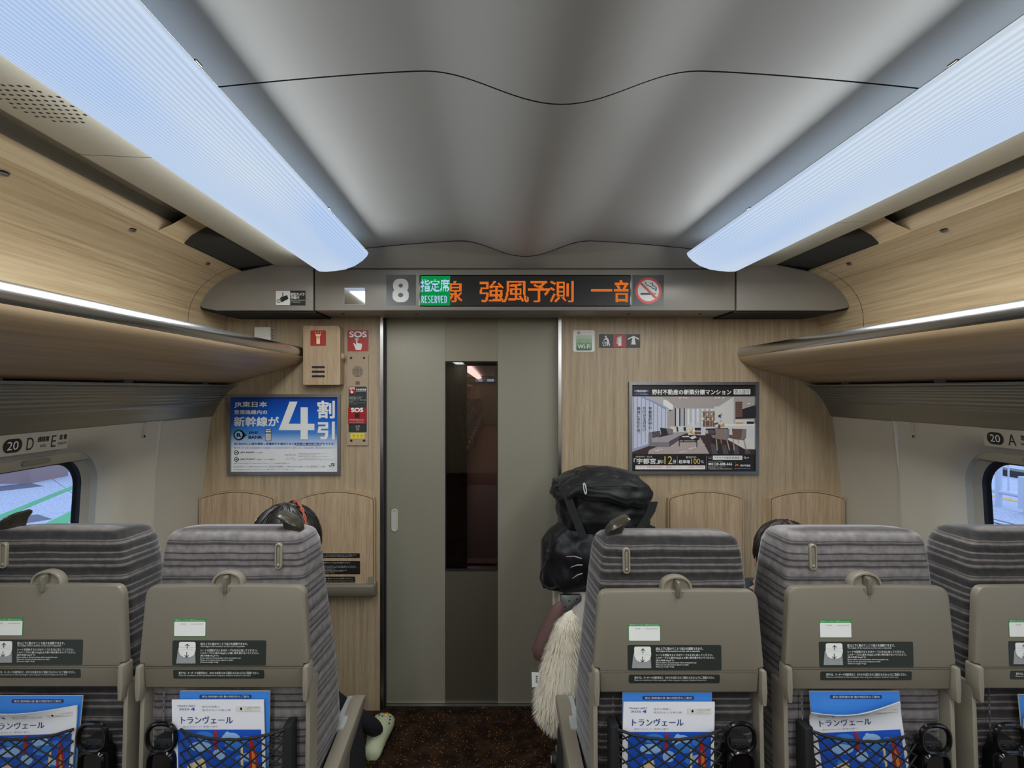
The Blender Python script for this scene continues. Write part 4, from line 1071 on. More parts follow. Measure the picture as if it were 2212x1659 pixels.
mb = MB(); sh = Sheet(mb, pf); sh.rect(676, 1404, 847, 1470, 'yellow', 0); sh.text('マイク', 694, 1420, 830, 1455, 'poster_ink', 1, 0.01); mb.build('yellow_label', t, sharp=0)
# --- small white sensor box
t = empty('sensor_box', wpx(574, 738, 0.0), label='small white vented sensor box on the end wall above the rack', cat='sensor')
mb = MB(); mb.prism(rrect(558, 709, 592, 740, 1.5, 2), wpx, 0, 0.045, 'box_white', 0.003); mb.build('body', t)
for k in range(8):
    mb = MB(); yy = 712 + 3.2 * k; p0, p1 = wpx(592, yy, 0.008), wpx(592, yy + 1.4, 0.038); mb.box(p0.x - 0.001, p0.x + 0.0008, p1.y, p0.y, p1.z, p0.z, 'dark_vent'); mb.build('vent_slit', t)
# --- wireless notice and facilities sign
mb = MB(); sh = Sheet(mb, wallfn(WD, (1220, 690, 11.06)))
sh.rect(202, 258, 714, 772, 'white', 1, 40); sh.disc(332, 320, 36, 'red_ring', 2); sh.line([(310, 335), (330, 305), (352, 335)], 8, 'white', 3); sh.text('Japan. Free Wi-Fi', 390, 312, 565, 334, 'grey', 2); 
for r_ in (8, 18, 28): sh.ring(600, 336, r_, r_ + 5, 'red_ring', 2, 12, 225, 315)
sh.rect(272, 366, 644, 742, 'wifi_green', 2, 30)
sh.text('JR-EAST', 316, 420, 602, 470, 'ad_pale', 3, 0.01); sh.text('((・FREE・))', 296, 508, 612, 566, 'ad_pale', 3, 0.01); sh.text('Wi-Fi', 310, 600, 610, 694, 'white', 3, 0.02)
mb.build('wireless_notice', sharp=0, label='white and green Wi-Fi notice beside the door jamb', cat='sign')
mb = MB(); sh = Sheet(mb, wallfn(WD, (1220, 690, 11.06)))
sh.rect(816, 352, 1802, 680, 'label_black', 1, 16); sh.rect(1156, 362, 1464, 664, 'red_sign', 2)
sh.disc(976, 409, 22, 'white', 3); sh.poly([(985, 432), (1010, 430), (1048, 480), (1058, 540), (1082, 632), (1052, 634), (1036, 560), (1022, 634), (994, 634), (1004, 500), (998, 482), (940, 496), (930, 480)], 'white', 3)
sh.line([(902, 535), (920, 630), (964, 630), (982, 535)], 14, 'white', 3)
for x, y in ((925, 515), (950, 530), (940, 565)): sh.rect(x - 9, y - 9, x + 9, y + 9, 'white', 3)
sh.poly(rrect(1270, 438, 1352, 632, 14, 4), 'white', 3); sh.rect(1296, 400, 1330, 440, 'white', 3); sh.poly([(1296, 400), (1362, 396), (1362, 408), (1340, 412), (1362, 428), (1330, 428)], 'white', 3); sh.line([(1300, 416), (1262, 430), (1250, 460), (1248, 560)], 12, 'white', 3); sh.rect(1238, 556, 1262, 582, 'white', 3)
sh.poly([(1640, 390), (1772, 456), (1776, 484), (1766, 484), (1668, 440), (1694, 600), (1584, 600), (1612, 440), (1512, 484), (1504, 484), (1506, 458)], 'white', 3)
mb.build('facilities_sign', sharp=0, label='dark strip sign with litter bin, extinguisher and arrow pictograms', cat='sign')
# --- fold-down tables on the end wall
def wall_table(cx, label, stickers):
    fx = lambda x, y, h: wpx(cx + x, y, h)
    t = empty('wall_table', wpx(cx, 1283, 0.0), label=label, cat='table', group='fold-down tables on the end wall')
    top = [(80.5, 1078)] + [(80.5 * math.cos(a) ** 0.9 if math.cos(a) > 0 else 0, 0) for a in ()]
    n = 14; arc = []
    for k in range(n + 1):
        x = 74 - 148.0 * k / n; arc.append((x, 1057.5 + 12.5 * (x / 74.0) ** 2))
    o = [(80.5, 1262), (80.5, 1079), (79, 1073)] + arc + [(-79, 1073), (-80.5, 1079), (-80.5, 1262)]
    mb = MB(); mb.prism(o, fx, 0.0, 0.038, 'oak_edge', 0.004); mb.build('carrier', t)
    q = inset(o, 3.5)
    mb = MB(); mb.prism(inset(o, 2.4), fx, 0.037, 0.0384, 'seam'); mb.build('joint', t)
    mb = MB(); mb.prism(q, fx, 0.037, 0.041, 'oak_table', 0.001); mb.build('table_leaf', t)
    mb = MB()
    pr = [(1254, 0.0), (1254, 0.055), (1258, 0.066), (1268, 0.068), (1278, 0.058), (1283, 0.03), (1283, 0.0)]
    mb.rings([[fx(x, y, h * (1 if abs(x) < 80 else 0.75)) for y, h in pr] for x in (-83, -79, 79, 83)], 'tray', True, True, True); mb.build('hinge_rail', t)
    for s_ in (-1, 1):
        mb = MB(); mb.prism(rrect(s_ * 74 - 4, 1238, s_ * 74 + 4, 1258, 3, 4), fx, 0.04, 0.056, 'tray_lite', 0.002); mb.build('hinge_lug', t)
    if stickers:
        sf = lambda x, y, l: wpx(480 + x / 5.821, 1080 + y / 5.821, 0.0413 + 0.0004 * l)
        def st(x0, y0, x1, y1, lines):
            mb = MB(); sh = Sheet(mb, sf); sh.rect(x0, y0, x1, y1, 'label_black', 0, 10)
            for s_, a, b, c, d in lines: sh.text(s_, a, b, c, d, 'offwhite', 1, 0.01)
            mb.build('sticker', t, sharp=0)
        st(1080, 640, 1756, 698, [('車内では、キーボードの操作音など、まわりのお客さまのご迷惑とならないようにご配慮ください。', 1100, 654, 1716, 667), ('Please be considerate of other passengers when using your computer (keyboard noise etc.)', 1100, 673, 1666, 684)])
        st(1080, 735, 1760, 900, [('枕は上下に動かすことで高さを調節できます。', 1200, 750, 1640, 765), ('シートを回転するときはテーブルを元に戻してください。', 1200, 792, 1705, 806), ('このテーブルに10kg以上の重い物を置かないでください。', 1200, 811, 1718, 824), ('(最大荷重10kgまで)', 1200, 829, 1445, 841), ('Return table to closed position when turning the seat', 1200, 846, 1596, 857), ('Please do not place heavy objects on table', 1200, 861, 1545, 871), ('(Maximum weight: 10kg)', 1200, 876, 1440, 886)])
        st(1080, 928, 1696, 1002, [('手や指をはさまないようご注意ください。', 1200, 945, 1672, 960), ('Keep your hands and fingers away when opening or closing', 1200, 976, 1672, 988)])
    return t
wall_table(519, 'oak fold-down table on the end wall in the window corner of the two-seat side', False)
wall_table(732.5, 'oak fold-down table with black stickers beside the door jamb', True)
wall_table(1735, 'oak fold-down table on the end wall in the window corner of the three-seat side', False)
wall_table(1519, 'oak fold-down table on the end wall between the bags and the corner table', False)
# ------------------------------------------------------------------ seats
TH = math.radians(-2.5); ST, CT = math.sin(TH), math.cos(TH)
D0, Z0 = 1.46, 1.05           # depth and height of the top edge of the tray
UPV = Vector((0, -ST, CT)); NRM = Vector((0, -CT, -ST))
def TP(x, s, h): return Vector((x, 0, Z0)) + UPV * s + NRM * h          # seat-local: across, along the back, proud of the tray plane
def fs(py):
    k = (py - VY) / F
    return (CZ - Z0 - k * D0) / (CT - k * ST)
def fxy(px, py, h=0.0):
    """pixel as seen on the aisle seat of the pair -> seat-local across / along"""
    s = fs(py)
    return (px - 487.0) / F * (D0 - s * ST), s
def tp(px, py, h): x, s = fxy(px, py); return TP(x, s, h)
def back_rings():
    R = []
    #      z     half-width rear, half-width front, thickness, rear offset, corner radii
    for z, wr, wf, t, off in ((0.36, 0.205, 0.220, 0.16, 0.0), (0.46, 0.208, 0.230, 0.26, 0.0), (0.60, 0.210, 0.234, 0.275, 0), (0.74, 0.209, 0.231, 0.255, 0), (0.86, 0.205, 0.224, 0.225, 0), (0.98, 0.198, 0.215, 0.20, 0), (1.07, 0.191, 0.207, 0.19, 0), (1.13, 0.184, 0.201, 0.18, 0.001), (1.155, 0.179, 0.197, 0.175, 0.003), (1.170, 0.174, 0.192, 0.166, 0.007), (1.179, 0.165, 0.183, 0.150, 0.014), (1.184, 0.152, 0.169, 0.128, 0.026), (1.186, 0.10, 0.12, 0.08, 0.05)):
        y0 = 0.034 + (Z0 - z) * math.tan(math.radians(-1.0)) + off
        drop = 0.0 if z < 1.15 else 0.018
        o = fillet([(-wr, y0), (wr, y0), (wf, y0 + t), (-wf, y0 + t)], [0.022, 0.022, 0.07, 0.07], 5)
        ring = []
        for x, y in o:
            bulge = -0.010 * (1 - (x / wr) ** 2) * (1 - min(1, max(0, (y - y0) / t))) if abs(x) < wr else 0
            ring.append((x, y + bulge, z - drop * max(0, (y - y0) / t)))
        R.append(ring)
    return R
def loft_sub(R, k=3):
    out = []
    for a, b in zip(R[:-1], R[1:]):
        for i in range(k):
            f = i / k; out.append([tuple(p[j] * (1 - f) + q[j] * f for j in range(3)) for p, q in zip(a, b)])
    return out + [R[-1]]
CACHE = {}
def cached(key, fn):
    if key not in CACHE: CACHE[key] = fn()
    return CACHE[key]
def part(name, key, fn, parent, sharp=35):
    """seat part sharing its mesh between alike seats"""
    def mk():
        mb = MB(); fn(mb); return mb.mesh(name, sharp)
    return link(name, cached(key, mk), parent, local=True)
def tray_outline():
    n = 12; top = []
    for k in range(n + 1):
        x = 0.184 - 0.368 * k / n; top.append((x, 0.0005 + 0.002 * (1 - (x / 0.184) ** 2)))
    right = [(0.2175, -0.188), (0.2165, -0.17), (0.2072, -0.034), (0.2064, -0.024), (0.2036, -0.0145), (0.1988, -0.0068), (0.1925, -0.0018)]
    left = [(-x, s) for x, s in reversed(right)]
    return right + top + left + [(-0.2175, -0.193), (-0.204, -0.196), (-0.204, -0.203), (0.204, -0.203), (0.204, -0.196), (0.2175, -0.193)]
def mk_tray(mb):
    o = tray_outline()
    mb.prism(o, lambda x, s, h: TP(x, s, h), -0.022, 0.0, 'tray', 0.005)
def mk_lower(mb):
    mb.prism(fillet([(-0.2035, -0.2035), (0.2035, -0.2035), (0.2015, -0.257), (-0.2015, -0.257)], [0.001, 0.001, 0.004, 0.004], 2), lambda x, s, h: TP(x, s, h - 0.10 * max(0, -0.2035 - s)), -0.022, 0.0, 'tray', 0.003)
def mk_latch(mb):
    n = 16
    o = [(0.041 * math.cos(PI * k / n), 0.002 + 0.034 * math.sin(PI * k / n) ** 0.85) for k in range(n + 1)] + [(-0.041, -0.004), (0.041, -0.004)]
    i_ = inset(o, 0.006); i2 = inset(o, 0.008)
    mb.rings([[TP(x, s, h) for x, s in r] for r, h in ((o, -0.034), (o, -0.012), (inset(o, 0.002), -0.008), (i_, -0.008), (i2, -0.018))], 'tray_lite', True, True, False)
    mb.face([TP(x, s, -0.018) for x, s in i2], 'tray_lite')
def mk_lever(mb):
    mb.prism(fillet([(-0.0062, 0.027), (0.0062, 0.027), (0.0058, -0.016), (-0.0058, -0.016)], [0.006] * 4, 4), lambda x, s, h: TP(x, s, h), -0.016, 0.008, 'handle_top', 0.003)
def mk_notch(mb):
    mb.face([TP(x, s, 0.0006) for x, s in ((-0.016, -0.002), (0.016, -0.002), (0.008, -0.016), (0, -0.019), (-0.008, -0.016))], 'tray')
def mk_pill(mb, sx):
    # recessed coat hook in the moquette
    cx, (x_, sa), sb = 0.1265 * sx, fxy(593, 1178), fs(1235.5)
    o = rrect(cx - 0.0098, sb, cx + 0.0098, sa, 0.0095, 7)
    L = ((o, -0.045), (o, -0.024), (inset(o, 0.002), -0.022), (inset(o, 0.0045), -0.022), (inset(o, 0.0055), -0.027))
    mb.rings([[TP(x, s, h) for x, s in r] for r, h in L], 'tray_lite', True, True, False)
    mb.face([TP(x, s, -0.027) for x, s in inset(o, 0.0055)], 'tray_lite')
def mk_peg(mb, sx):
    cx, sb = 0.1265 * sx, fs(1235.5)
    mb.ball(TP(cx, sb + 0.011, -0.025), 0.0048, 'tray_lite', 10, 6)
    mb.prism(rrect(cx - 0.0042, sb + 0.008, cx + 0.0042, sb + 0.058, 0.004, 4), lambda x, s, h: TP(x, s, h), -0.027, -0.0235, 'tray', 0.001)
def mk_arm(mb, sx):
    # hinge arm beside the tray, running into the post
    o = fillet([(0.2055 * sx, -0.196), (0.2190 * sx, -0.196), (0.2200 * sx, -0.25), (0.217 * sx, -0.285), (0.208 * sx, -0.285), (0.2055 * sx, -0.25)], [0.006, 0.007, 0.01, 0.004, 0.004, 0.01], 3)
    mb.prism(o, lambda x, s, h: TP(x, s, h), -0.03, 0.012, 'tray_lite', 0.003)
def mk_post(mb, sx):
    mb.prism([(0.2075 * sx, -0.25), (0.2195 * sx, -0.25), (0.2195 * sx, -0.66), (0.2075 * sx, -0.66)], lambda x, s, h: TP(x, s, h), -0.075, -0.012, 'tray_lite', 0.003)
def mk_qr(mb):
    sh = Sheet(mb, lambda x, y, l: tp(x, y, 0.0005 + 0.0004 * l))
    sh.rect(378, 1336, 447.5, 1375, 'green_label', 0, 3); sh.rect(379.2, 1342.5, 446.3, 1373.6, 'white', 1, 2)
    sh.text('車内サービスのご案内 Information', 381, 1337.6, 444, 1341.2, 'offwhite', 1)
    sh.text('日本語', 393, 1346, 404, 1349, 'grey', 2); sh.text('ENGLISH/中文', 416, 1346, 442, 1349, 'grey', 2)
def mk_instr(mb):
    sh = Sheet(mb, lambda x, y, l: tp(280 + x / 3.778, 1220 + y / 3.778, 0.0005 + 0.0004 * l))
    sh.rect(362, 616, 1127, 822, 'label_dark', 0, 12)
    sh.poly([(408, 690), (548, 690), (554, 804), (396, 804)], 'grey', 1)
    sh.poly(rrect(416, 628, 552, 690, 14, 4), 'white', 2); sh.poly([(414, 676), (554, 676), (552, 705), (540, 735), (512, 752), (456, 752), (430, 735), (416, 705)], 'white', 3)
    sh.line([(424, 672), (546, 672)], 2, 'grey_lite', 4); sh.line([(420, 700), (450, 690), (520, 690), (550, 700)], 2, 'grey_lite', 4)
    sh.line([(440, 745), (440, 804)], 2, 'grey_lite', 4); sh.line([(526, 745), (526, 804)], 2, 'grey_lite', 4)
    sh.line([(486, 682), (486, 645)], 5, 'label_dark', 5); sh.line([(470, 660), (486, 643), (502, 660)], 5, 'label_dark', 5)
    sh.line([(482, 708), (482, 750)], 5, 'label_dark', 5); sh.line([(466, 734), (482, 752), (498, 734)], 5, 'label_dark', 5)
    for t, x1_, y0_, y1_ in (('枕は上下に動かすことで高さを調節できます。', 978, 634, 657), ('The height of the headrest on this seat is adjustable', 952, 661, 674), ('シートを回転するときはテーブルを元に戻してください。', 1056, 687, 707), ('このテーブルに最大10kg以上の重い物を置かないでください。', 1070, 711, 731), ('(最大荷重10kgまで)', 740, 734, 750), ('Return table to closed position when turning the seat', 922, 754, 768), ('Please do not place heavy objects on table', 858, 771, 785), ('(Maximum weight: 10 kg)', 738, 788, 801)):
        sh.text(t, 592, y0_, x1_, y1_, 'white', 1, 0.012)
def mk_narrow(mb):
    sh = Sheet(mb, lambda x, y, l: (lambda q: TP(q[0], q[1], 0.0008 + 0.0004 * l - 0.10 * max(0, -0.2035 - q[1])))(fxy(280 + x / 3.778, 1220 + y / 3.778)))
    sh.rect(370, 858, 1113, 932, 'label_dark', 0, 12)
    sh.text('車内では、キーボードの操作音など、まわりのお客さまのご迷惑とならないようにご配慮ください。', 416, 872, 1070, 894, 'white', 1, 0.012)
    sh.text('Please be considerate of other passengers when using your computer (keyboard noise etc.)', 416, 898, 1002, 914, 'offwhite', 1, 0.008)
def mk_grip(mb, sx):
    # grab handle on the shoulder of the seat
    P3 = [(0.150, 0.085, 1.145), (0.150, 0.085, 1.176), (0.146, 0.083, 1.192), (0.139, 0.080, 1.204), (0.134, 0.078, 1.212)]
    W3 = [(0.020, 0.026), (0.020, 0.026), (0.024, 0.030), (0.028, 0.034), (0.026, 0.032)]
    rr = []
    for (x, y, z), (a, b) in zip(P3, W3):
        tilt = 0.0 if z < 1.19 else 0.45
        rr.append([(sx * (x + px_), y + py_, z - px_ * tilt) for px_, py_ in rrect(-a, -b, a, b, min(a, b) * 0.55, 4)])
    c = rr[-1]; m_ = Vector((sum(p[0] for p in c) / len(c), sum(p[1] for p in c) / len(c), sum(p[2] for p in c) / len(c)))
    rr.append([tuple(m_ + (Vector(p) - m_) * 0.82 + Vector((0, 0, 0.006))) for p in c]); rr.append([tuple(m_ + (Vector(p) - m_) * 0.4 + Vector((0, 0, 0.008))) for p in c])
    mb.rings(rr, 'handle_dark', True, True, True)
def mk_net(mb, xl, xr, bulge):
    # diamond net hung between two straps, top cord sagging
    st, sb = -0.352, -0.62
    def Q(a, b):
        x = xl + (xr - xl) * a; sag = 0.016 * (1 - (2 * a - 1) ** 2)
        s = st - sag * (1 - b) + (sb - st) * b
        return TP(x, s, 0.012 + bulge * math.sin(PI * min(1, max(0, a))) ** 0.6 - 0.0)
    W_, H_ = xr - xl, st - sb
    c = 0.040
    na = max(4, round(W_ / c)); da = 1.0 / na; nb = H_ / 0.030
    db = 1.0 / nb
    for i in range(-int(nb) - 2, na + 1):
        for sg in (1, -1):
            pts = []
            for k in range(0, int(nb) + 1):
                a = (i + k) * da if sg > 0 else 1 - (i + k) * da
                if -1e-6 <= a <= 1 + 1e-6: pts.append(Q(a, k * db))
            if len(pts) > 1: mb.tube(pts, 0.0021, 'net', 5)
    mb.tube([Q(k / 14, 0.0) + NRM * 0.001 + UPV * (0.0015 * (k % 2)) for k in range(15)], 0.0036, 'net', 6)
def mk_strap(mb, x):
    mb.prism(fillet([(x - 0.011, -0.345), (x + 0.011, -0.342), (x + 0.016, -0.66), (x - 0.012, -0.66)], 0.003, 2), lambda a, s, h: TP(a, s, h), -0.03, 0.014, 'net', 0.003)
def mk_ring(mb, x):
    # upright folded cup ring
    pts = []
    for k in range(28):
        a = 2 * PI * k / 28
        pts.append(TP(x + 0.036 * math.copysign(abs(math.cos(a)) ** 0.8, math.cos(a)), -0.372 + 0.034 * math.copysign(abs(math.sin(a)) ** 0.8, math.sin(a)), 0.012))
    mb.tube(pts, 0.0062, 'black_gloss', 8, True)
def mk_cup(mb, x):
    o = fillet([(x - 0.034, -0.402), (x + 0.034, -0.402), (x + 0.037, -0.47), (x + 0.03, -0.505), (x - 0.03, -0.505), (x - 0.037, -0.47)], [0.028, 0.028, 0.02, 0.02, 0.02, 0.02], 5)
    i_ = inset(o, 0.009)
    mb.rings([[TP(a, s, h) for a, s in r] for r, h in ((o, -0.03), (o, 0.012), (inset(o, 0.003), 0.019), (inset(o, 0.006), 0.021), (i_, 0.018), (inset(o, 0.012), 0.010))], 'black_gloss', True, True, True)
def mk_mount(mb, x):
    o = rrect(x - 0.022, -0.405, x + 0.022, -0.38, 0.006, 3)
    mb.prism(o, lambda a, s, h: TP(a, s, h), -0.03, 0.006, 'rubber', 0.002)
    for dx_ in (-0.01, 0.01): mb.ball(TP(x + dx_, -0.393, 0.006), 0.0035, 'black_gloss', 8, 5)
def mk_panel(mb, mq):
    # sewn fabric panel under the tray
    for sx in (-1,):
        mb.tube([TP(0.165 * sx, -0.27 - 0.03 * k, -0.0285 + 0.0075 * (1 - 0.5)) for k in range(13)], 0.0016, mq, 5)
def mk_cushion(mb, mq):
    prof = [(0.05, 0.31), (0.05, 0.42), (0.12, 0.44), (0.25, 0.44), (0.36, 0.432), (0.41, 0.415), (0.42, 0.37), (0.40, 0.31)]
    xs_ = (-0.215, -0.21, -0.19, 0.19, 0.21, 0.215); sc = (0.86, 0.95, 1, 1, 0.95, 0.86)
    mb.rings([[(x, 0.15 + y, 0.31 + (z - 0.31) * k) for y, z in prof] for x, k in zip(xs_, sc)], mq, True, True, True)
def mk_frame(mb):
    mb.box(-0.21, 0.21, 0.17, 0.54, 0.26, 0.309, 'tray_dark')
    for x in (-0.15, 0.15): mb.prism([(0.20, 0.0), (0.52, 0.0), (0.48, 0.05), (0.46, 0.26), (0.30, 0.26), (0.27, 0.05)], lambda y, z, h, x=x: (x + h, y, z), -0.02, 0.02, 'tray_dark')
def mk_rest(mb, sx, aisle):
    # arm rest: thin beam with a raised outer rim, pad at its front end
    x = 0.252 * sx if aisle else 0.2385 * sx
    w = 0.020 if aisle else 0.014
    side = [(0.08, 0.28), (0.03, 0.50), (0.045, 0.535), (0.36, 0.560), (0.405, 0.553), (0.40, 0.528), (0.20, 0.495), (0.17, 0.38), (0.20, 0.28)]
    mb.prism(side, lambda y, z, h: (x + sx * h, y, z), -w, w, 'tray', 0.004)
    if aisle: mb.prism(fillet([(x - 0.022 * sx - 0.016, 0.22), (x - 0.022 * sx + 0.016, 0.22), (x - 0.022 * sx + 0.016, 0.40), (x - 0.022 * sx - 0.016, 0.40)], 0.006, 2), lambda a, y, h: (a, y, 0.548 + h), -0.02, 0.006, 'pad_grey', 0.003)
    if aisle: mb.prism([(0.12, 0.12), (0.12, 0.30), (0.09, 0.50), (0.34, 0.53), (0.42, 0.38), (0.46, 0.12)], lambda y, z, h: (x + sx * h, y, z), -w + 0.008, w - 0.006, 'trousers')
def seat(xc, dy, dz, mq, pill, grip, cup, net, aisle, label, other):
    """xc: centre across the car; cup / pill / grip: which side (-1 or 1, 0 none)"""
    t = empty('train_seat', (xc, D0 + dy, 0), label=label, cat='seat', group='reclining seats in the last row')
    def bk(mb): mb.rings(loft_sub(back_rings(), 2), mq, True, True, True)
    b = part('backrest', 'back' + mq, bk, t, 50)
    if dz: b.location.z = dz
    up = []
    tr = part('tray_table', 'tray', mk_tray, t); up.append(tr)
    for nm, fn, sh_ in (('notch', mk_notch, 0), ('service_sticker', mk_qr, 0), ('instruction_sticker', mk_instr, 0)):
        part(nm, nm, fn, tr, sh_)
    lo = part('tray_base', 'lower', mk_lower, t); up.append(lo)
    part('quiet_sticker', 'narrow', mk_narrow, lo, 0)
    la = part('latch_plate', 'latch', mk_latch, t); up.append(la); part('latch_lever', 'lever', mk_lever, la)
    pi_ = part('coat_hook', 'pill%d' % pill, lambda mb: mk_pill(mb, pill), t); up.append(pi_); part('peg', 'peg%d' % pill, lambda mb: mk_peg(mb, pill), pi_)
    for sx in (-1, 1):
        up.append(part('hinge_arm', 'arm%d' % sx, lambda mb: mk_arm(mb, sx), t)); part('side_post', 'post%d' % sx, lambda mb: mk_post(mb, sx), t)
    if grip: up.append(part('grab_handle', 'grip%d' % grip, lambda mb: mk_grip(mb, grip), t))
    for o in up: o.location.z = dz
    part('fabric_piping', 'panel' + mq, lambda mb: mk_panel(mb, mq), t)
    cxx = 0.148 * cup
    part('cup_ring', 'ring%d' % cup, lambda mb: mk_ring(mb, cxx), t); part('cup_holder', 'cup%d' % cup, lambda mb: mk_cup(mb, cxx), t); part('cup_mount', 'mount%d' % cup, lambda mb: mk_mount(mb, cxx), t)
    xs0, xs1 = (-0.10, 0.163) if cup < 0 else (-0.163, 0.10)
    n_ = part('net_pocket', 'net%d' % cup, lambda mb: mk_net(mb, xs0, xs1, 0.018), t, 0)
    part('pocket_strap', 'strap%d' % cup, lambda mb: mk_strap(mb, xs1 + 0.006 if cup < 0 else xs0 - 0.006), t)
    part('cushion', 'cush' + mq, lambda mb: mk_cushion(mb, mq), t); part('seat_frame', 'frame', mk_frame, t)
    for sx in (-1, 1):
        if sx == -1 and other: continue
        ai = aisle == sx
        part('arm_rest', 'rest%d%d' % (sx, ai), lambda mb: mk_rest(mb, sx, ai), t)
    return t
SEATS = {
 'E': dict(xc=-1.160, dy=0.0, dz=0.002, mq='moquette_dark', pill=-1, grip=-1, cup=1, net=0, aisle=0, other=False, label='charcoal striped seat beside the window in the pair of seats'),
 'D': dict(xc=-0.690, dy=0.0, dz=0.0, mq='moquette_lite', pill=1, grip=1, cup=-1, net=0, aisle=1, other=True, label='light grey striped aisle seat with cup holder beside the charcoal window seat'),
 'C': dict(xc=0.477, dy=0.0, dz=-0.012, mq='moquette_dark', pill=-1, grip=-1, cup=1, net=0, aisle=-1, other=False, label='charcoal striped aisle seat in front of the stacked bags'),
 'B': dict(xc=0.963, dy=-0.008, dz=0.0, mq='moquette_lite', pill=-1, grip=0, cup=1, net=0, aisle=0, other=True, label='light grey striped middle seat in the row of three'),
 'A': dict(xc=1.450, dy=-0.004, dz=0.0, mq='moquette_dark', pill=1, grip=1, cup=-1, net=0, aisle=0, other=True, label='charcoal striped window seat in the row of three'),
}
for k_, q_ in SEATS.items(): seat(**q_)
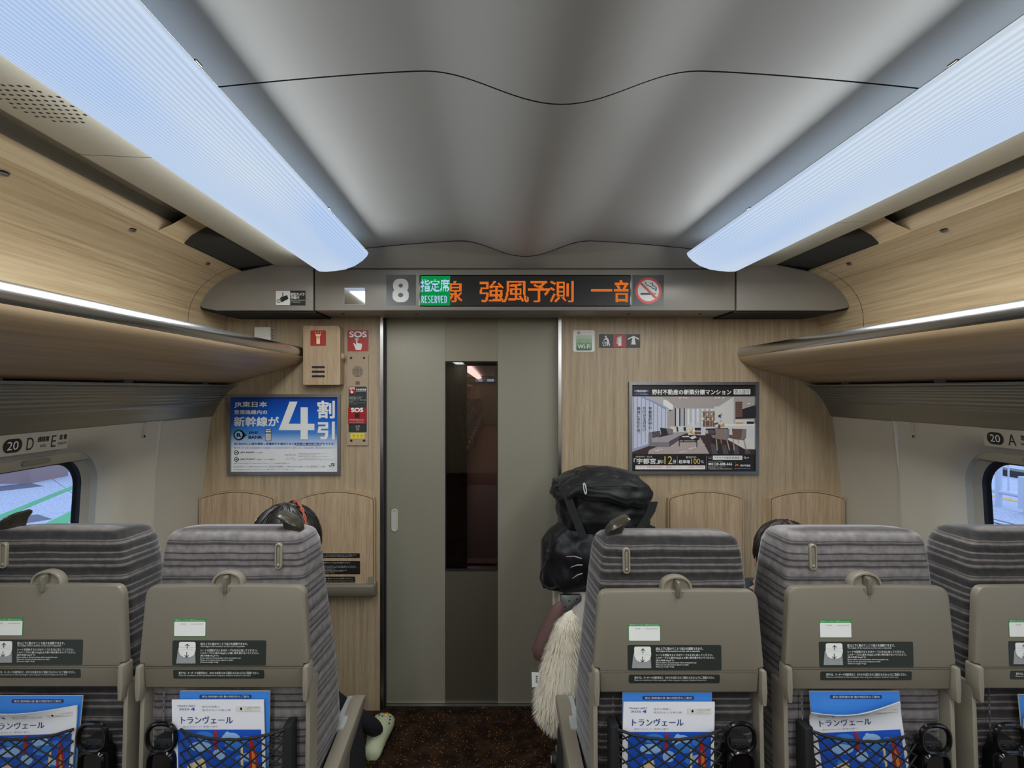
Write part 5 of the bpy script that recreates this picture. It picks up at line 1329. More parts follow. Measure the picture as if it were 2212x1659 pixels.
# ------------------------------------------------------------------ magazines in the net pockets
def mag_shape(mb, pts, h0, lean, m, th=0.004, fold=None):
    """thin booklet: outline across / along, leaning away at the top"""
    mb.prism(pts, lambda x, s, h: TP(x, s, h0 + lean * (s + 0.66) + h), 0.0, th, m)
def magazine(k, cx, w, top, tilt, front, crumple=0.0):
    q_ = SEATS[k]
    loc = Vector((q_['xc'], D0 + q_['dy'], 0))
    seatn = {'E': 'charcoal pair seat', 'D': 'light grey pair seat', 'C': 'seat below the bags', 'B': 'middle seat of three', 'A': 'window seat of three'}[k]
    t = empty('magazine', loc + TP(cx, -0.58, -0.02), label=('white-titled travel magazine in the net of the ' if front else 'plain blue magazine at the back of the net of the ') + seatn, cat='magazine', group='seat pocket magazines')
    h0 = 0.0 if front else -0.010; lean = -0.012
    def S3(u, v, l=0):
        """u 0..1 across, v 0..1 down from the top"""
        s = top - 0.30 * v; x = cx + (u - 0.5) * w + tilt * (s + 0.5)
        bend = crumple * (max(0, 0.16 - v) / 0.16) ** 1.5 * (0.4 + 0.6 * math.sin(3 * u + 0.5)) if crumple else 0
        return TP(x, s - bend * 0.6 + (0.010 * crumple / 0.03 * u if crumple else 0), h0 + 0.005 + lean * (s + 0.66) + bend + 0.0006 * l) + loc
    mb = MB()
    nu, nv = 8, 14
    G = [[S3(i / nu, j / nv) for i in range(nu + 1)] for j in range(nv + 1)]
    Bk = [[p - NRM * 0.004 for p in r] for r in G]
    mb.rings(G, 'mag_white' if front else 'mag_blue', False); mb.rings(Bk, 'mag_page', False)
    ed = [G[0], Bk[0]]; mb.rings(ed, 'mag_page', False); mb.rings([[r[0] for r in G], [r[0] for r in Bk]], 'mag_page', False); mb.rings([[r[-1] for r in G], [r[-1] for r in Bk]], 'mag_page', False)
    mb.build('booklet', t)
    mb = MB(); warp = lambda v: v * 0.63 if v < 0.385 else 0.2426 + (v - 0.385) * 0.7574 / 0.615
    sh = Sheet(mb, lambda x, y, l: S3(x, warp(y) if front else y * 0.8, l))
    def grid(x0, y0, x1, y1, m, l):
        mb.rings([[S3(x0 + (x1 - x0) * i / 6, warp(y0 + (y1 - y0) * j / 8), l) for i in range(7)] for j in range(9)], m, False)
    if front:
        sh.text('トランヴェール', 0.10, 0.21, 0.66, 0.305, 'mag_navy', 2, 0.015)
        sh.text('TRAIN VERT', 0.06, 0.065, 0.26, 0.085, 'mag_navy', 2); sh.text('2025', 0.08, 0.105, 0.19, 0.13, 'mag_navy', 2); sh.text('4', 0.21, 0.095, 0.25, 0.135, 'mag_deep', 2, 0.02)
        sh.text('旅行の特集と', 0.33, 0.07, 0.52, 0.098, 'grey', 2); sh.text('東北をめぐる春の旅', 0.33, 0.115, 0.64, 0.142, 'grey', 2)
        sh.rect(0.70, 0.075, 0.96, 0.145, 'offwhite', 2); sh.disc(0.755, 0.11, 0.012, 'black', 3, 0.018); sh.text('ご自由にお持ち', 0.80, 0.085, 0.95, 0.103, 'grey', 3); sh.text('ください', 0.80, 0.115, 0.88, 0.133, 'grey', 3)
        sh.text('旅をたのしむ 季節の便り', 0.12, 0.335, 0.50, 0.355, 'grey', 2)
        grid(0.06, 0.385, 0.965, 0.985, 'mag_deep', 1)
        R_ = random.Random(3)
        for n_ in range(16):
            x, y = 0.1 + 0.8 * R_.random(), 0.42 + 0.33 * R_.random(); rx, ry = 0.04 + 0.08 * R_.random(), 0.02 + 0.03 * R_.random()
            sh.disc(min(0.92 - rx, max(0.08 + rx, x)), y, rx, 'mag_cloud' if n_ % 3 else 'mag_blue', 2 + 0.06 * n_, ry, 14)
        sh.poly([(0.46, 0.39), (0.50, 0.39), (0.485, 0.52), (0.455, 0.52)], 'mag_red', 3)
        sh.poly([(0.16, 0.62), (0.34, 0.57), (0.40, 0.72), (0.36, 0.82), (0.14, 0.80)], 'mag_cream', 3); sh.poly([(0.20, 0.64), (0.31, 0.62), (0.33, 0.68), (0.22, 0.70)], 'offwhite', 4); sh.poly([(0.22, 0.72), (0.33, 0.71), (0.34, 0.76), (0.24, 0.78)], 'mag_orange', 4)
        sh.poly([(0.74, 0.50), (0.765, 0.50), (0.76, 0.86), (0.735, 0.86)], 'mag_cream', 3)
        sh.poly([(0.845, 0.42), (0.90, 0.50), (0.925, 0.64), (0.90, 0.74), (0.84, 0.68), (0.825, 0.56)], 'mag_red', 3); sh.poly([(0.86, 0.50), (0.895, 0.56), (0.90, 0.66), (0.86, 0.64)], 'mag_orange', 4); sh.disc(0.87, 0.68, 0.025, 'mag_red', 5, 0.02, 10)
        for n_ in range(46):
            x, y = 0.09 + 0.84 * R_.random(), 0.80 + 0.17 * R_.random(); r = 0.012 + 0.022 * R_.random()
            sh.disc(x, y, r, R_.choice(('mag_dark', 'mag_dark', 'mag_red', 'offwhite', 'mag_orange', 'mag_cream', 'mag_navy')), 5 + 0.1 * n_, r * 0.8, 8)
    else:
        sh.poly(rrect(0.22, 0.035, 0.80, 0.075, 0.018, 4), 'mag_navy', 1); sh.text('東北 新幹線の旅 春の特別号のご案内', 0.25, 0.042, 0.77, 0.067, 'offwhite', 2, 0.01)
    mb.build('cover_print', t, sharp=0)
xx = lambda px, c: (px - c) / F * 1.45
magazine('D', xx(487, 487), 0.232, fs(1497), 0.0, False); magazine('D', xx(485, 487), 0.235, fs(1512), -0.05, True)
magazine('E', xx(72, 93), 0.232, fs(1507), 0.06, False); magazine('E', xx(70, 93), 0.235, fs(1526), 0.05, True, 0.02)
magazine('C', xx(1437, 1465), 0.230, fs(1500), 0.02, False); magazine('C', xx(1435, 1465), 0.233, fs(1517), 0.04, True)
magazine('B', xx(1850, 1872), 0.230, fs(1494), -0.05, False); magazine('B', xx(1852, 1872), 0.233, fs(1516), -0.12, True, 0.03)
magazine('A', 0.025, 0.230, fs(1503), -0.05, False); magazine('A', 0.03, 0.233, fs(1530), -0.1, True, 0.02)
# ------------------------------------------------------------------ two seated passengers
def skin_mesh(name, joints, bones, mats_fn, root):
    """joints: name -> (pos, radius x, radius y); grown into one continuous surface"""
    me = bpy.data.meshes.new(name); ks = list(joints)
    me.from_pydata([joints[k][0] for k in ks], [(ks.index(a), ks.index(b)) for a, b in bones], [])
    o = bpy.data.objects.new(name, me); COL.objects.link(o)
    md = o.modifiers.new('skin', 'SKIN'); md.use_smooth_shade = True
    sv = me.skin_vertices[0].data
    for i, k in enumerate(ks):
        sv[i].radius = joints[k][1:3]; sv[i].use_root = (k == root)
    sb = o.modifiers.new('sub', 'SUBSURF'); sb.levels = 2; sb.render_levels = 2
    m2 = bpy.data.meshes.new_from_object(o.evaluated_get(bpy.context.evaluated_depsgraph_get()))
    bpy.data.objects.remove(o); bpy.data.meshes.remove(me)
    names = []
    for p in m2.polygons:
        q = mats_fn(p.center)
        if q not in names: names.append(q)
    m2.materials.clear()
    for q in names: m2.materials.append(M[q])
    for p in m2.polygons: p.material_index = names.index(mats_fn(p.center)); p.use_smooth = True
    return m2
def person(x, y, headp, yaw, foot, hairm, label, shoe, extra):
    hp = Vector(headp); ch = Vector((x, y - 0.02, 0.84)); J = {}
    f = Vector((math.sin(yaw), math.cos(yaw), 0)); r_ = Vector((f.y, -f.x, 0))      # where the face looks
    J['pelvis'] = ((x, y, 0.56), 0.15, 0.11); J['belly'] = ((x, y - 0.01, 0.68), 0.125, 0.10); J['chest'] = (ch, 0.135, 0.105)
    J['neck0'] = (ch.lerp(hp, 0.50) + Vector((0, 0, -0.01)), 0.055, 0.055); J['neck'] = (ch.lerp(hp, 0.66), 0.05, 0.05)
    J['skull'] = (hp + Vector((0, 0, 0.02)), 0.078, 0.092); J['crown'] = (hp + Vector((0, 0, 0.065)), 0.05, 0.062)
    J['jaw'] = (hp + f * 0.045 + Vector((0, 0, -0.07)), 0.045, 0.05); J['nose'] = (hp + f * 0.108 + Vector((0, 0, -0.012)), 0.012, 0.012)
    B = [('pelvis', 'belly'), ('belly', 'chest'), ('chest', 'neck0'), ('neck0', 'neck'), ('neck', 'skull'), ('skull', 'crown'), ('skull', 'jaw'), ('skull', 'nose')]
    for s in (-1, 1):
        q = str(s); kx = x + 0.05 * s; fx_, fy_ = foot[0] if s > 0 else foot[1]
        J['hip' + q] = ((x + 0.09 * s, y + 0.06, 0.54), 0.085, 0.08); J['knee' + q] = ((kx * 0.92 + fx_ * 0.08, y + 0.44, 0.49), 0.062, 0.06)
        J['calf' + q] = ((kx * 0.74 + fx_ * 0.26, y + 0.47, 0.27), 0.050, 0.050); J['ankle' + q] = ((fx_, fy_ - 0.075, 0.11), 0.038, 0.038); J['toe' + q] = ((fx_, fy_ + 0.01, 0.042), 0.026, 0.024)
        B += [('pelvis', 'hip' + q), ('hip' + q, 'knee' + q), ('knee' + q, 'calf' + q), ('calf' + q, 'ankle' + q), ('ankle' + q, 'toe' + q)]
        J['sho' + q] = ((x + 0.15 * s, y - 0.02, 0.86), 0.055, 0.055); J['elb' + q] = ((x + 0.175 * s, y + 0.07, 0.66), 0.045, 0.045)
        J['wri' + q] = ((x + 0.09 * s, y + 0.29, 0.63), 0.03, 0.027); J['palm' + q] = ((x + 0.06 * s, y + 0.36, 0.625), 0.036, 0.017)
        B += [('chest', 'sho' + q), ('sho' + q, 'elb' + q), ('elb' + q, 'wri' + q), ('wri' + q, 'palm' + q)]
        for n_, (o_, l_) in enumerate(((-0.026, 0.066), (-0.009, 0.076), (0.009, 0.072), (0.026, 0.056))):
            a = 'f%d%s' % (n_, q); b = 'g%d%s' % (n_, q)
            J[a] = ((x + 0.055 * s + o_, y + 0.36 + l_ * 0.6, 0.622), 0.0085, 0.0085); J[b] = ((x + 0.052 * s + o_, y + 0.36 + l_, 0.602), 0.0075, 0.0075)
            B += [('palm' + q, a), (a, b)]
        J['t' + q] = ((x + (0.06 - 0.05) * s, y + 0.365, 0.64), 0.009, 0.009); B.append(('palm' + q, 't' + q))
    def mf(c):
        if c.z > hp.z - 0.115 and (c - hp).length < 0.135: return 'skin'
        if c.y > y + 0.30 and 0.57 < c.z < 0.67: return 'skin'
        if c.z < 0.60 and not (c.y < y + 0.02 and c.z > 0.58): return 'trousers'
        return 'jacket'
    me = skin_mesh('person', J, B, mf, 'pelvis')
    o = link('person', me, None, label=label, cat='person')
    # hair cap with strands, pulled over the skull except the face
    mb = MB(); R_ = random.Random(int(abs(x) * 100)); c = hp + Vector((0, 0, 0.022))
    nu, nv = 28, 14; rr = []
    for j in range(nv + 1):
        th = PI * 0.72 * (j + 0.05) / nv; ring = []
        for i in range(nu):
            a = 2 * PI * i / nu; d = r_ * math.cos(a) + f * math.sin(a)
            face = max(0, math.sin(a)) ** 2
            tt = th * (1 - 0.42 * face)
            k = 1 + 0.018 * math.sin(i * 5.0 + j * 0.6) + 0.01 * R_.random()
            ring.append(c + (r_ * math.cos(a) * 0.094 + f * math.sin(a) * 0.108) * math.sin(tt) * k + Vector((0, 0, 0.108 * math.cos(tt))) * k)
        rr.append(ring)
    base = rr[-1]
    for k in range(1, 5):
        rr.append([p + Vector((0, 0, -0.032 * k * (0.25 if math.sin(2 * PI * i / nu) > 0.25 else 1.0))) + (c - p) * 0.04 * k * (0 if math.sin(2 * PI * i / nu) > 0.25 else 0.4) for i, p in enumerate(base)])
    mb.rings(rr, hairm, True, True, False)
    for n_ in range(420):
        a = R_.uniform(0, 2 * PI); t0 = R_.uniform(0.3, 1.9); pts = []
        for s in range(4):
            t = t0 + s * 0.16; e = 1.015 + 0.022 * R_.random()
            pts.append(c + ((r_ * math.cos(a) * 0.094 + f * math.sin(a) * 0.106) * math.sin(t) + Vector((0, 0, 0.107 * math.cos(t)))) * e)
        if math.sin(a) > 0.2 and t0 > 0.8: continue
        mb.tube(pts, [0.0011, 0.0012, 0.0010, 0.0003], hairm, 4)
    mb.build('hair', o, 60)
    for s in (-1, 1):
        e = hp + f * 0.088 + r_ * 0.032 * s + Vector((0, 0, 0.012))
        mb = MB(); mb.ball(e, (0.011, 0.011, 0.007), 'eye_white', 10, 6); mb.ball(e + f * 0.007, (0.005, 0.005, 0.005), 'black', 8, 5); mb.build('eye', o)
        mb = MB(); mb.ball(hp + r_ * 0.085 * s + Vector((0, 0, -0.005)), (0.012, 0.016, 0.03), 'skin', 10, 7); mb.build('ear', o)
    mb = MB(); mb.ball(hp + f * 0.096 + Vector((0, 0, -0.058)), (0.022, 0.012, 0.006), 'lip', 10, 6); mb.build('mouth', o)
    for s in (-1, 1):
        fx_, fy_ = foot[0] if s > 0 else foot[1]
        mb = MB(); rr = []
        for t, w, h, z0 in ((-0.128, 0.012, 0.030, 0.006), (-0.122, 0.026, 0.045, 0.0), (-0.108, 0.036, 0.062, 0), (-0.06, 0.040, 0.075, 0), (0.0, 0.046, 0.082, 0), (0.05, 0.054, 0.080, 0), (0.10, 0.056, 0.066, 0), (0.14, 0.050, 0.052, 0), (0.165, 0.036, 0.038, 0.002), (0.178, 0.016, 0.024, 0.006)):
            rr.append([(fx_ + w * math.cos(a), fy_ + t, max(z0, z0 + h * (0.42 + 0.58 * math.sin(a))) if math.sin(a) > -0.72 else z0) for a in [2 * PI * k / 20 for k in range(20)]])
        mb.rings(rr, shoe, True, True, True)
        sh_ = mb.build('shoe', o)
        if shoe == 'clog':
            def top(dx_, dy_):
                h = interp(dy_, [(0.0, 0.082), (0.05, 0.080), (0.10, 0.066), (0.14, 0.052), (0.165, 0.038)]); w = interp(dy_, [(0.0, 0.046), (0.05, 0.054), (0.10, 0.056), (0.14, 0.050), (0.165, 0.036)])
                return (fx_ + dx_, fy_ + dy_, h * (0.42 + 0.58 * math.sqrt(max(0.0, 1 - (dx_ / w) ** 2))))
            for dx_, dy_ in ((0.0, 0.138), (0.022, 0.126), (-0.022, 0.126), (0.036, 0.098), (0.040, 0.07), (-0.012, 0.095), (-0.034, 0.09), (0.042, 0.04), (0.004, 0.078)):
                mb = MB(); mb.ball(top(dx_, dy_), (0.0042, 0.0052, 0.0035), 'black', 8, 5); mb.build('vent_hole', sh_)
            mb = MB(); p_ = top(0.014, 0.108); mb.ball(p_, (0.012, 0.010, 0.007), 'badge_yellow', 10, 6); mb.ball((p_[0], p_[1], p_[2] + 0.004), (0.009, 0.004, 0.005), 'red_sign', 8, 5); mb.build('burger_charm', sh_)
            mb = MB(); mb.ball(top(0.022, 0.062), (0.009, 0.010, 0.006), 'grey_lite', 10, 6); mb.build('round_charm', sh_)
    extra(o, hp, f, r_, c)
    return o
def ex_left(o, hp, f, r_, c):
    # braided orange hair band and a white clip
    mb = MB()
    for ph in (0, PI):
        pts = []
        for k in range(33):
            t = -1.7 + 3.4 * k / 32
            q = c + f * 0.028 + (r_ * math.sin(t) * 0.099 + Vector((0, 0, 0.113 * math.cos(t))))
            pts.append(q + f * 0.0035 * math.cos(k * 1.3 + ph))
        mb.tube(pts, 0.0030, 'orange_band', 6)
    mb.build('hair_band', o)
    mb = MB(); mb.prism([(-0.010, 0), (0.010, 0), (0.0, 0.034)], lambda a, b, h: c - r_ * 0.0 + Vector((-0.088 + a, -0.02 - h, 0.03 + b)), 0, 0.004, 'white'); mb.build('hair_clip', o)
person(-0.82, 1.90, (-0.655, 1.800, 1.066), math.radians(50), ((-0.508, 2.50), (-0.78, 2.46)), 'hair', 'passenger with dark hair and an orange braided hair band in the light grey aisle seat', 'clog', ex_left)
person(0.93, 1.92, (0.94, 1.82, 1.008), math.radians(5), ((1.04, 2.44), (0.84, 2.40)), 'hair_brown', 'passenger whose dark hair shows between the two backrests', 'rubber', lambda *a: None)
# ------------------------------------------------------------------ luggage piled in front of the aisle seat
from mathutils import noise as _nz
def noise3(p, k):
    """crumpled cloth: low swell plus sharp creases"""
    q = Vector(p) * (9.0 * k)
    return 0.7 * _nz.noise(q) + 0.9 * (0.35 - abs(_nz.noise(q * 1.7 + Vector((3.1, 0, 7.7))))) + 0.35 * (0.3 - abs(_nz.noise(q * 3.9)))
def soft(mb, rings, m, amp=0.006, k=1.0, caps=(True, True)):
    R = []
    for r in rings:
        c = sum((Vector(p) for p in r), Vector()) / len(r); q = []
        n = len(r)
        r2 = []
        for i in range(n):
            r2.append(Vector(r[i])); r2.append(Vector(r[i]).lerp(Vector(r[(i + 1) % n]), 0.5))
        for p in r2:
            n_ = (p - c); n_.normalize()
            q.append(p + n_ * amp * noise3(p, k))
        R.append(q)
    mb.rings(R, m, True, *caps)
def sq(cx, cy, z, rx, ry, n=36, pw=0.6, tilt=0.0):
    out = []
    for i in range(n):
        a = 2 * PI * i / n; x = math.copysign(abs(math.cos(a)) ** pw, math.cos(a)); y = math.copysign(abs(math.sin(a)) ** pw, math.sin(a))
        out.append((cx + rx * x, cy + ry * y, z + tilt * x))
    return out
def lerp_rings(R, k):
    out = []
    for a, b in zip(R[:-1], R[1:]):
        for i in range(k): out.append([tuple(Vector(p).lerp(Vector(q), i / k)) for p, q in zip(a, b)])
    return out + [R[-1]]
BD = 2.36
bx = lambda px, d=BD: (px - VX) / F * d
bz = lambda py, d=BD: CZ - (py - VY) / F * d
# white ribbed suitcase
t = empty('suitcase', (0.50, 2.45, 0.0), label='white ribbed hard suitcase under the black bags', cat='suitcase')
sx0, sx1, sy0, sy1, szt = 0.268, 0.72, 2.29, 2.60, 0.735
o = rrect(sx0, sy0, sx1, sy1, 0.05, 6)
mb = MB()
ribs = []
n_ = len(o); per = []
for i in range(n_):       # vertical ribs round the shell
    a, b = Vector(o[i]), Vector(o[(i + 1) % n_]); L_ = (b - a).length; m_ = max(1, int(L_ / 0.008))
    for k in range(m_): per.append(a.lerp(b, k / m_))
cen = Vector(((sx0 + sx1) / 2, (sy0 + sy1) / 2))
sec = []
for i, p in enumerate(per):
    d = (p - cen); d.normalize(); sec.append(p - d * (0.004 if i % 5 == 0 else 0.0))
mb.rings([[(cen.x + (p.x - cen.x) * k, cen.y + (p.y - cen.y) * k, z) for p in sec] for z, k in ((0.055, 0.90), (0.065, 0.97), (0.09, 1.0), (szt - 0.05, 1.0), (szt - 0.015, 0.985), (szt, 0.93))], 'case_white', True, True, True)
mb.build('shell', t)
for cx_ in (sx0 + 0.004, sx1 - 0.004):
    mb = MB(); s_ = 1 if cx_ < 0.5 else -1
    mb.prism(fillet([(cx_, szt - 0.005), (cx_ + 0.085 * s_, szt - 0.005), (cx_ + 0.085 * s_, szt - 0.03), (cx_ + 0.055 * s_, szt - 0.05), (cx_ + 0.035 * s_, szt - 0.075), (cx_, szt - 0.075)], 0.008, 3), lambda x, z, h: (x, sy0 - 0.001 - h, z), -0.012, 0.006, 'alu', 0.003); mb.build('corner_guard', t)
    for dx_, dz_ in ((0.018, 0.05), (0.035, 0.025), (0.065, 0.018)):
        mb = MB(); mb.ball((cx_ + dx_ * s_, sy0 - 0.008, szt - dz_ - 0.003), (0.004, 0.003, 0.004), 'dark_vent', 8, 5); mb.build('rivet', t)
for wx_ in (sx0 + 0.02, sx1 - 0.02):
    for wy in (sy0 + 0.05, sy1 - 0.04):
        mb = MB(); mb.rings([[(wx_ + h - 0.03, wy + q * math.cos(2 * PI * k / 18), 0.0305 + q * math.sin(2 * PI * k / 18)) for k in range(18)] for q, h in ((0.012, -0.017), (0.027, -0.017), (0.030, -0.012), (0.030, 0.012), (0.027, 0.017), (0.012, 0.017))], 'rubber', True, True, True)
        w_ = mb.build('wheel', t)
        mb = MB(); mb.rings([[(wx_ + h - 0.03, wy + q * math.cos(2 * PI * k / 14), 0.0305 + q * math.sin(2 * PI * k / 14)) for k in range(14)] for q, h in ((0.015, -0.0185), (0.015, 0.0185))], 'grey_lite', True, True, True); mb.build('wheel_hub', w_)
        mb = MB(); mb.box(wx_ - 0.028, wx_ + 0.012, wy - 0.02, wy + 0.02, 0.045, 0.075, 'grey'); mb.build('wheel_fork', t)
# navy duffel lying across the suitcase
t = empty('duffel_bag', (0.47, BD, szt), label='large dark navy duffel bag lying on the white suitcase', cat='bag')
mb = MB(); rr = []
xa_, xb_ = bx(1172), bx(1440); zb_, zt_ = szt + 0.004, bz(1116)
for k in range(25):
    u = k / 24.0; x = xa_ + (xb_ - xa_) * u
    e = min(1.0, (1 - abs(2 * u - 1) ** 6) ** 0.5 * 1.0 if abs(2 * u - 1) < 1 else 0.0)
    e = max(0.42, e); top = zb_ + (zt_ - zb_) * (0.80 + 0.20 * math.sin(PI * u)) * (0.55 + 0.45 * e)
    ring = []
    for i in range(26):
        a = 2 * PI * i / 26; y = math.copysign(abs(math.cos(a)) ** 0.7, math.cos(a)) * 0.165 * e; z = math.copysign(abs(math.sin(a)) ** 0.75, math.sin(a))
        zz = (zb_ + top) / 2 + z * (top - zb_) / 2
        ring.append((x, BD + 0.02 + y, max(zb_, zz)))
    rr.append(ring)
soft(mb, lerp_rings(rr, 2), 'nylon_navy', 0.034, 1.0); mb.v = [(x, y, max(szt + 0.002, z)) for x, y, z in mb.v]; mb.build('body', t, 60)
mb = MB(); mb.tube([(bx(p), BD - 0.1, bz(q)) for p, q in ((1187, 1140), (1184, 1160), (1180, 1176), (1177, 1192))], 0.009, 'strap', 6); mb.ball((bx(1180), BD - 0.1, bz(1177)), (0.012, 0.01, 0.016), 'rubber', 8, 6); mb.build('strap_buckle', t)
mb = MB(); mb.tube([(bx(p), BD - 0.1, bz(q)) for p, q in ((1178, 1185), (1172, 1205), (1165, 1218), (1163, 1232), (1169, 1246), (1182, 1254), (1198, 1250))], 0.005, 'strap', 6); mb.build('shoulder_strap', t)
mb = MB()
for pts in (((1223, 1202), (1240, 1201), (1256, 1206)), ((1232, 1225), (1246, 1220), (1258, 1220)), ((1236, 1249), (1248, 1241), (1258, 1238))):
    mb.tube([(bx(p, 2.19), 2.186, bz(q, 2.19)) for p, q in pts], [0.0012, 0.0026, 0.0026], 'whisker', 5)
mb.build('whisker_print', t)
# black holdall on top
t = empty('backpack', (bx(1300), BD, zt_ - 0.02), label='black nylon rucksack with a silver zip pull on top of the duffel', cat='bag')
mb = MB(); R = []
for py, p0, p1, ry, tl in ((1146, 1226, 1380, 0.10, 0), (1138, 1220, 1396, 0.13, 0), (1115, 1213, 1399, 0.145, 0), (1085, 1208, 1394, 0.145, 0), (1062, 1205, 1388, 0.135, 0.0), (1046, 1206, 1382, 0.12, -0.004), (1032, 1222, 1366, 0.10, -0.006), (1018, 1248, 1340, 0.075, -0.006), (1010, 1270, 1318, 0.045, -0.004)):
    R.append(sq(bx((p0 + p1) / 2), BD + 0.01, bz(py), (bx(p1) - bx(p0)) / 2, ry, 36, 0.62, tl))
soft(mb, lerp_rings(R, 6), 'nylon_black', 0.034, 1.0); mb.build('body', t, 60)
yf = BD - 0.145
mb = MB()   # top flap: draped lid with a crest, sagging edge and creases
R = []
nu_ = 40
for py, p0, p1, ry in ((1072, 1200, 1394, 0.146), (1064, 1196, 1397, 0.152), (1052, 1199, 1394, 0.150), (1040, 1208, 1386, 0.135), (1026, 1228, 1366, 0.104), (1014, 1254, 1336, 0.06), (1008, 1276, 1316, 0.02)):
    ring = sq(bx((p0 + p1) / 2), BD + 0.005, bz(py), (bx(p1) - bx(p0)) / 2 + 0.004, ry + 0.006, nu_, 0.55, 0.0)
    if py > 1050: ring = [(x, y, z + 0.020 * math.sin((x - 0.27) * 17) + 0.008 * math.sin((x - 0.2) * 60)) for x, y, z in ring]
    R.append(ring)
soft(mb, lerp_rings(R, 6), 'nylon_black', 0.030, 1.1, (False, True)); mb.build('flap', t, 60)
mb = MB(); mb.tube([(bx(p), yf - 0.006, bz(q)) for p, q in ((1236, 1034), (1262, 1038), (1300, 1036), (1336, 1036), (1362, 1040))], 0.003, 'strap', 5); mb.build('zip', t)
mb = MB(); pts = [(bx(1250) + 0.0045 * math.cos(a) - 0.003 * math.sin(a), yf - 0.016, bz(1041) + 0.021 * math.sin(a)) for a in [2 * PI * k / 16 for k in range(16)]]; mb.tube(pts, 0.0026, 'grey_lite', 6, True); mb.build('zip_pull', t)
for nm, pts in (('side_strap', ((1212, 1044), (1222, 1075), (1236, 1110), (1248, 1142))), ('side_strap', ((1392, 1070), (1386, 1090), (1368, 1118), (1352, 1142)))):
    mb = MB(); C_ = [Vector((bx(p), yf - 0.010 + 0.02 * abs(p - 1300) / 100.0, bz(q))) for p, q in pts]
    mb.rings([[c + Vector((dx_, 0, 0)) for c in C_] for dx_ in (-0.017, 0.017)], 'strap', False); mb.rings([[c + Vector((dx_, 0.004, 0)) for c in C_] for dx_ in (-0.017, 0.017)], 'strap', False); mb.build(nm, t)
mb = MB(); mb.tube([(bx(p), BD - 0.06, bz(q)) for p, q in ((1216, 1044), (1205, 1043), (1196, 1046), (1191, 1052))], [0.012, 0.010, 0.007, 0.003], 'strap', 6); mb.build('strap_end', t)
mb = MB(); mb.ball((bx(1388), BD - 0.09, bz(1062)), (0.012, 0.02, 0.02), 'rubber', 8, 6); mb.build('buckle', t)
# fluffy white coat hanging into the aisle
t = empty('fur_coat', (0.22, 1.98, 0.40), label='fluffy white coat bundle hanging into the aisle beside the suitcase', cat='coat')
FD = 1.98
fx_ = lambda px: (px - VX) / F * FD
fz_ = lambda py: CZ - (py - VY) / F * FD
mb = MB(); R = []
prof = ((1318, 1232, 1238, 0.006), (1328, 1216, 1246, 0.025), (1345, 1200, 1252, 0.05), (1380, 1186, 1258, 0.07), (1420, 1172, 1262, 0.085), (1465, 1160, 1264, 0.10), (1505, 1153, 1262, 0.105), (1530, 1155, 1256, 0.10), (1550, 1170, 1248, 0.08), (1562, 1190, 1232, 0.05))
for py, p0, p1, ry in prof: R.append(sq((fx_(p0) + fx_(p1)) / 2, FD, fz_(py), (fx_(p1) - fx_(p0)) / 2 - 0.006, ry, 30, 0.9))
R = lerp_rings(R, 3)
soft(mb, R, 'fur', 0.008, 1.0); mb.build('lining', t, 60)
mb = MB(); rg = random.Random(5)
for n_ in range(9000):
    j = rg.randrange(len(R) - 1); i = rg.randrange(30); p = Vector(R[j][i]).lerp(Vector(R[j + 1][(i + rg.randrange(2)) % 30]), rg.random())
    c = Vector((sum(q[0] for q in R[j]) / 30, FD, R[j][0][2])); d = p - c; d.normalize()
    g = (d * 0.55 + Vector((rg.uniform(-.3, .3), rg.uniform(-.3, .3), -0.85))).normalized()
    L_ = rg.uniform(0.012, 0.030); w_ = g.cross(d).normalized() * 0.0011
    mb.face([p - w_, p + w_, p + g * L_ + d * 0.003], 'fur')
ft = mb.build('fur_pile', t, 0); ft['kind'] = 'stuff'
mb = MB(); R = []
for py, p0, p1, ry in ((1322, 1204, 1210, 0.006), (1332, 1194, 1216, 0.03), (1360, 1176, 1215, 0.05), (1400, 1156, 1215, 0.07), (1430, 1146, 1210, 0.08), (1450, 1150, 1200, 0.06)): R.append(sq((fx_(p0) + fx_(p1)) / 2 + 0.012, FD + 0.10, fz_(py), (fx_(p1) - fx_(p0)) / 2, ry * 0.6, 24, 0.9))
soft(mb, lerp_rings(R, 2), 'mauve', 0.004, 1.0); mb.build('sleeve', t, 60)
mb = MB(); mb.prism([(1144, 1421), (1160, 1422), (1157, 1450), (1145, 1452)], lambda x, y, h: (fx_(x), FD - 0.10 - h, fz_(y)), 0, 0.001, 'white')
sh = Sheet(mb, lambda x, y, l: (fx_(x), FD - 0.1014, fz_(y)))
for k in range(4): sh.rect(1152.5, 1428 + 4 * k, 1156.5, 1430 + 4 * k, 'label_dark', 1)
mb.build('price_tag', t, sharp=0)
